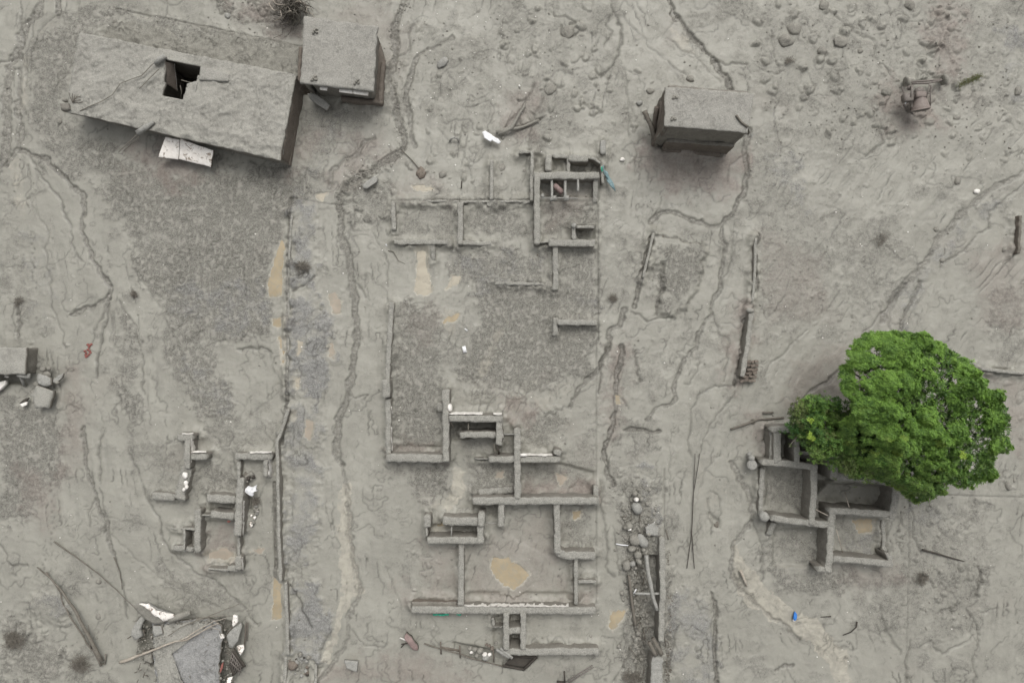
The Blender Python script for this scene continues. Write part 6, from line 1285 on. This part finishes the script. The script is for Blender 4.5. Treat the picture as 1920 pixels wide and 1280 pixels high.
# sparse lower western boughs
for k in range(200):
    a = random.uniform(1474, 1640); b_ = random.uniform(746, 890)
    if not inside(np.array([a]), np.array([b_]), sparse_o)[0]: continue
    hh = 2.2+1.2*(a-1478)/160+random.uniform(-.5, .5); r_ = random.uniform(.16, .38); c = P(a, b_, hh); lt = random.uniform(.0, .5); ye = random.choice([0, 0, 0, 0, .12]); br_ = random.choice([0, 0, .15, .35, .5])
    for j in range(int(30*(r_/.25)**1.6)):
        v = Vector((random.gauss(0, .5), random.gauss(0, .5), random.gauss(0, .35)))*r_*1.3
        fol.rosette(c+v, v+Vector((0, 0, .4)), (lt, ye, br_), 7, .13, .042)
for a, b_, n_ in ((1519, 789, 6), (1521, 817, 6), (1806, 854, 6)):
    for j in range(n_): fol.rosette(P(a+random.gauss(0, 3), b_+random.gauss(0, 3), dome_h(a, b_)+.25 if a > 1600 else 3.6), (random.gauss(0, .4), random.gauss(0, .4), 1), (.85, .55, 0), 8, .12, .04)
o = fol.build('crown', tr); o['kind'] = 'stuff'
tpt = [TB-Vector((0, 0, .5)), TB+Vector((.1, 0, .8)), TB+Vector((.25, -.1, 1.7))]
part('trunk', tube(resample(tpt, .2, .05, 2), [.36-.012*i for i in range(len(resample(tpt, .2, .05, 2)))], seg=12, jit=.04), M['wood'], tr)
top = tpt[-1]
for k, (a, b_, hh) in enumerate(((1660, 680, 4.6), (1720, 672, 5.0), (1790, 700, 4.4), (1850, 770, 3.8), (1840, 850, 3.6), (1760, 890, 3.8), (1690, 860, 4.2), (1630, 850, 3.4), (1690, 730, 4.6), (1760, 770, 5.2), (1540, 775, 2.7), (1500, 780, 2.4), (1560, 840, 2.5), (1525, 815, 2.3), (1600, 700, 3.6), (1745, 930, 3.0), (1585, 715, 3.0))):
    e = P(a, b_, hh); mdp = top.lerp(e, .45)+Vector((0, 0, .25)); pts = resample([top-Vector((0, 0, .1)), mdp, e], .3, .12, k); n_ = len(pts)
    lim = mesh('limb', *tube(pts, [.15-.125*i/(n_-1) for i in range(n_)], seg=7, jit=.02), M['wood'], tr)
    for j in range(5):
        q_ = pts[int(n_*random.uniform(.45, .95))]; e2 = q_+Vector((random.gauss(0, .55), random.gauss(0, .55), random.uniform(0, .5)))
        mesh('twig', *tube(resample([q_, e2], .2, .06, j), .016, seg=4), M['twig'], lim)

# dead bush at the top edge
t = thing('dead_bush', 'tangled leafless dark bush at the top edge beside the square roof', 'bush', base_loc(545, 15))
for g_, (n_, r_, mt) in enumerate(((150, .010, 'dark_wood'), (70, .012, 'twig'), (14, .02, 'pale_wood'))):
    gs = []
    for k in range(n_):
        a0 = 545+random.gauss(0, 10); b0 = 12+random.gauss(0, 10); an = random.random()*6.28; L_ = random.uniform(12, 34); h0 = random.uniform(.1, .7)
        p1 = P(a0, b0, h0); p2 = P(a0+L_*.6*math.cos(an), b0+L_*.6*math.sin(an), h0+random.uniform(0, .5)); p3 = P(a0+L_*math.cos(an+.5), b0+L_*math.sin(an+.5), random.uniform(.05, .6))
        gs.append(tube(resample([p1, p2, p3], .2, .12, k), r_, seg=4))
    V, F = merge(gs); o = mesh('twigs', V, F, M[mt], t); o['kind'] = 'stuff'
# little dark plants and weeds
def tuft(px, py, rpx, n_, tone, name, label, cat, L_=.14, kind=None):
    f = Foliage()
    for k in range(n_):
        a = px+random.gauss(0, rpx*.36); b_ = py+random.gauss(0, rpx*.34); f.rosette(P(a, b_, gp(a, b_)+.05+random.random()*.08), (random.gauss(0, .4), random.gauss(0, .4), 1), tone, 6, L_, .022)
    o = f.build(name, None, M['wood']); put(o, kind, label, cat)
f = Foliage()
for k in range(170):
    s_ = random.random(); a = 1798+40*s_+random.gauss(0, 4); b_ = 160-18*s_+random.gauss(0, 3.5); f.rosette(P(a, b_, gp(a, b_)+.04), (random.gauss(0, .4), random.gauss(0, .4), 1), (.15, .05, .8), 5, .07, .014)
put(f.build('weeds', None), 'stuff', 'sparse green weeds pushing through mud right of the mixer', 'weeds')
tuft(251, 551, 8, 26, (.1, 0, .6), 'dead_plant', 'small dark tuft alone on the smooth mud left of the stubble', 'plant')
tuft(567, 500, 14, 40, (.1, 0, .85), 'dead_plant', 'dark dead plant on the grey sidewalk beside the long puddle', 'plant', .2)
tuft(1148, 560, 12, 30, (.1, 0, .8), 'dead_plant', 'flattened dead plant left of the raised slab, right of the yard', 'plant')
tuft(1730, 1085, 16, 60, (.1, 0, .8), 'dead_plant', 'dark dead tuft south of the straight lone pole', 'plant')
tuft(1412, 790, 1.5, 14, (.2, 0, .9), 'dead_plant', 'tiny dead sprig above the barrel of the largest ruin', 'plant')
tuft(25, 1200, 22, 130, (.1, 0, .85), 'dead_plant', 'dark broad dead bush in the lower left corner', 'plant', .2)
tuft(35, 565, 10, 16, (.1, 0, .9), 'dead_plant', 'thin dead bush north of the left edge block building', 'plant', .2)
tuft(362, 992, 12, 26, (.1, 0, .85), 'dead_plant', 'dark dead weeds on the north side of the pit room', 'plant')
tuft(480, 940, 8, 26, (.05, 0, .85), 'dead_plant', 'dark dead weeds below the crumpled white sheet', 'plant', .2)
tuft(150, 1245, 20, 70, (.15, 0, .85), 'dead_plant', 'flattened dead grass at the foot of the fallen leafless tree', 'plant', .25)
tuft(1185, 1270, 20, 60, (.12, 0, .8), 'dead_plant', 'dead weeds in the bottom of the culvert', 'plant', .2)
tuft(1480, 112, 10, 16, (.1, 0, .9), 'dead_plant', 'dead weeds under the split boulder', 'plant')
tuft(1655, 450, 18, 20, (.1, 0, .9), 'dead_plant', 'scraggly dead weeds on the slope above the tree', 'plant', .2)

# ------------------------------------------------------------------ mud banked against the foot of every wall stump
if WSEG:
    wp = np.array(WSEG); near = np.full(Z.shape, 9.0)
    for x, y in wp:
        w = win([(x, y)], .55); near[w] = np.minimum(near[w], np.hypot(X[w]-x, Y[w]-y))
    amt = np.clip(.75+1.0*mid+.5*big, 0, 1.6)
    add = (.20*np.exp(-(np.maximum(near-.18, 0)/.13)**1.5)*amt*(near < .55))+.02*np.exp(-((near-.33)/.06)**2)*(fine1+.3)
    co[:, 2] = (Z+np.clip(add, 0, .3)).ravel(); go.data.vertices.foreach_set('co', co.ravel()); go.data.update()

# ------------------------------------------------------------------ repeats share a group
GR = {'stone': 'mud-coated stones and boulders on the mud', 'white_stone': 'pale stones on the mud', 'ruined_house': 'ruined houses reduced to wall stumps', 'flat_roofed_house': 'houses still standing under flat roofs', 'path_wall': 'kerb walls along the left path',
      'boundary_wall': 'yard boundary walls', 'leaning_plank': 'planks leaning beside the hut', 'wooden_pole': 'thin wooden poles on the mud', 'curved_stick': 'small sticks on the mud', 'leaning_beam': 'beams in the culvert pit', 'rubble_heap': 'heaps of rubble', 'dead_plant': 'dead plants stuck in the mud',
      'plastic_pipe': 'white pipes in the culvert rubble', 'fallen_branch': 'branches on the collapsed building', 'muddy_log': 'buried logs by the white sheet', 'broken_board': 'broken boards', 'fallen_wire': 'wires lying on the road', 'water_barrel': 'mud-capped posts and barrels of the largest ruin', 'plastic_scrap': 'white scraps', 'buried_wall_top': 'buried wall tops', 'fallen_post': 'fallen posts', 'concrete_block': 'loose concrete blocks', 'buried_board': 'boards above the largest ruin'}
cnt_ = {}
for o in col.objects:
    if o.parent is None and 'category' in o: cnt_.setdefault(o.name.split('.')[0], []).append(o)
for k_, l_ in cnt_.items():
    if len(l_) > 1 and k_ in GR:
        for o in l_: o['group'] = GR[k_]
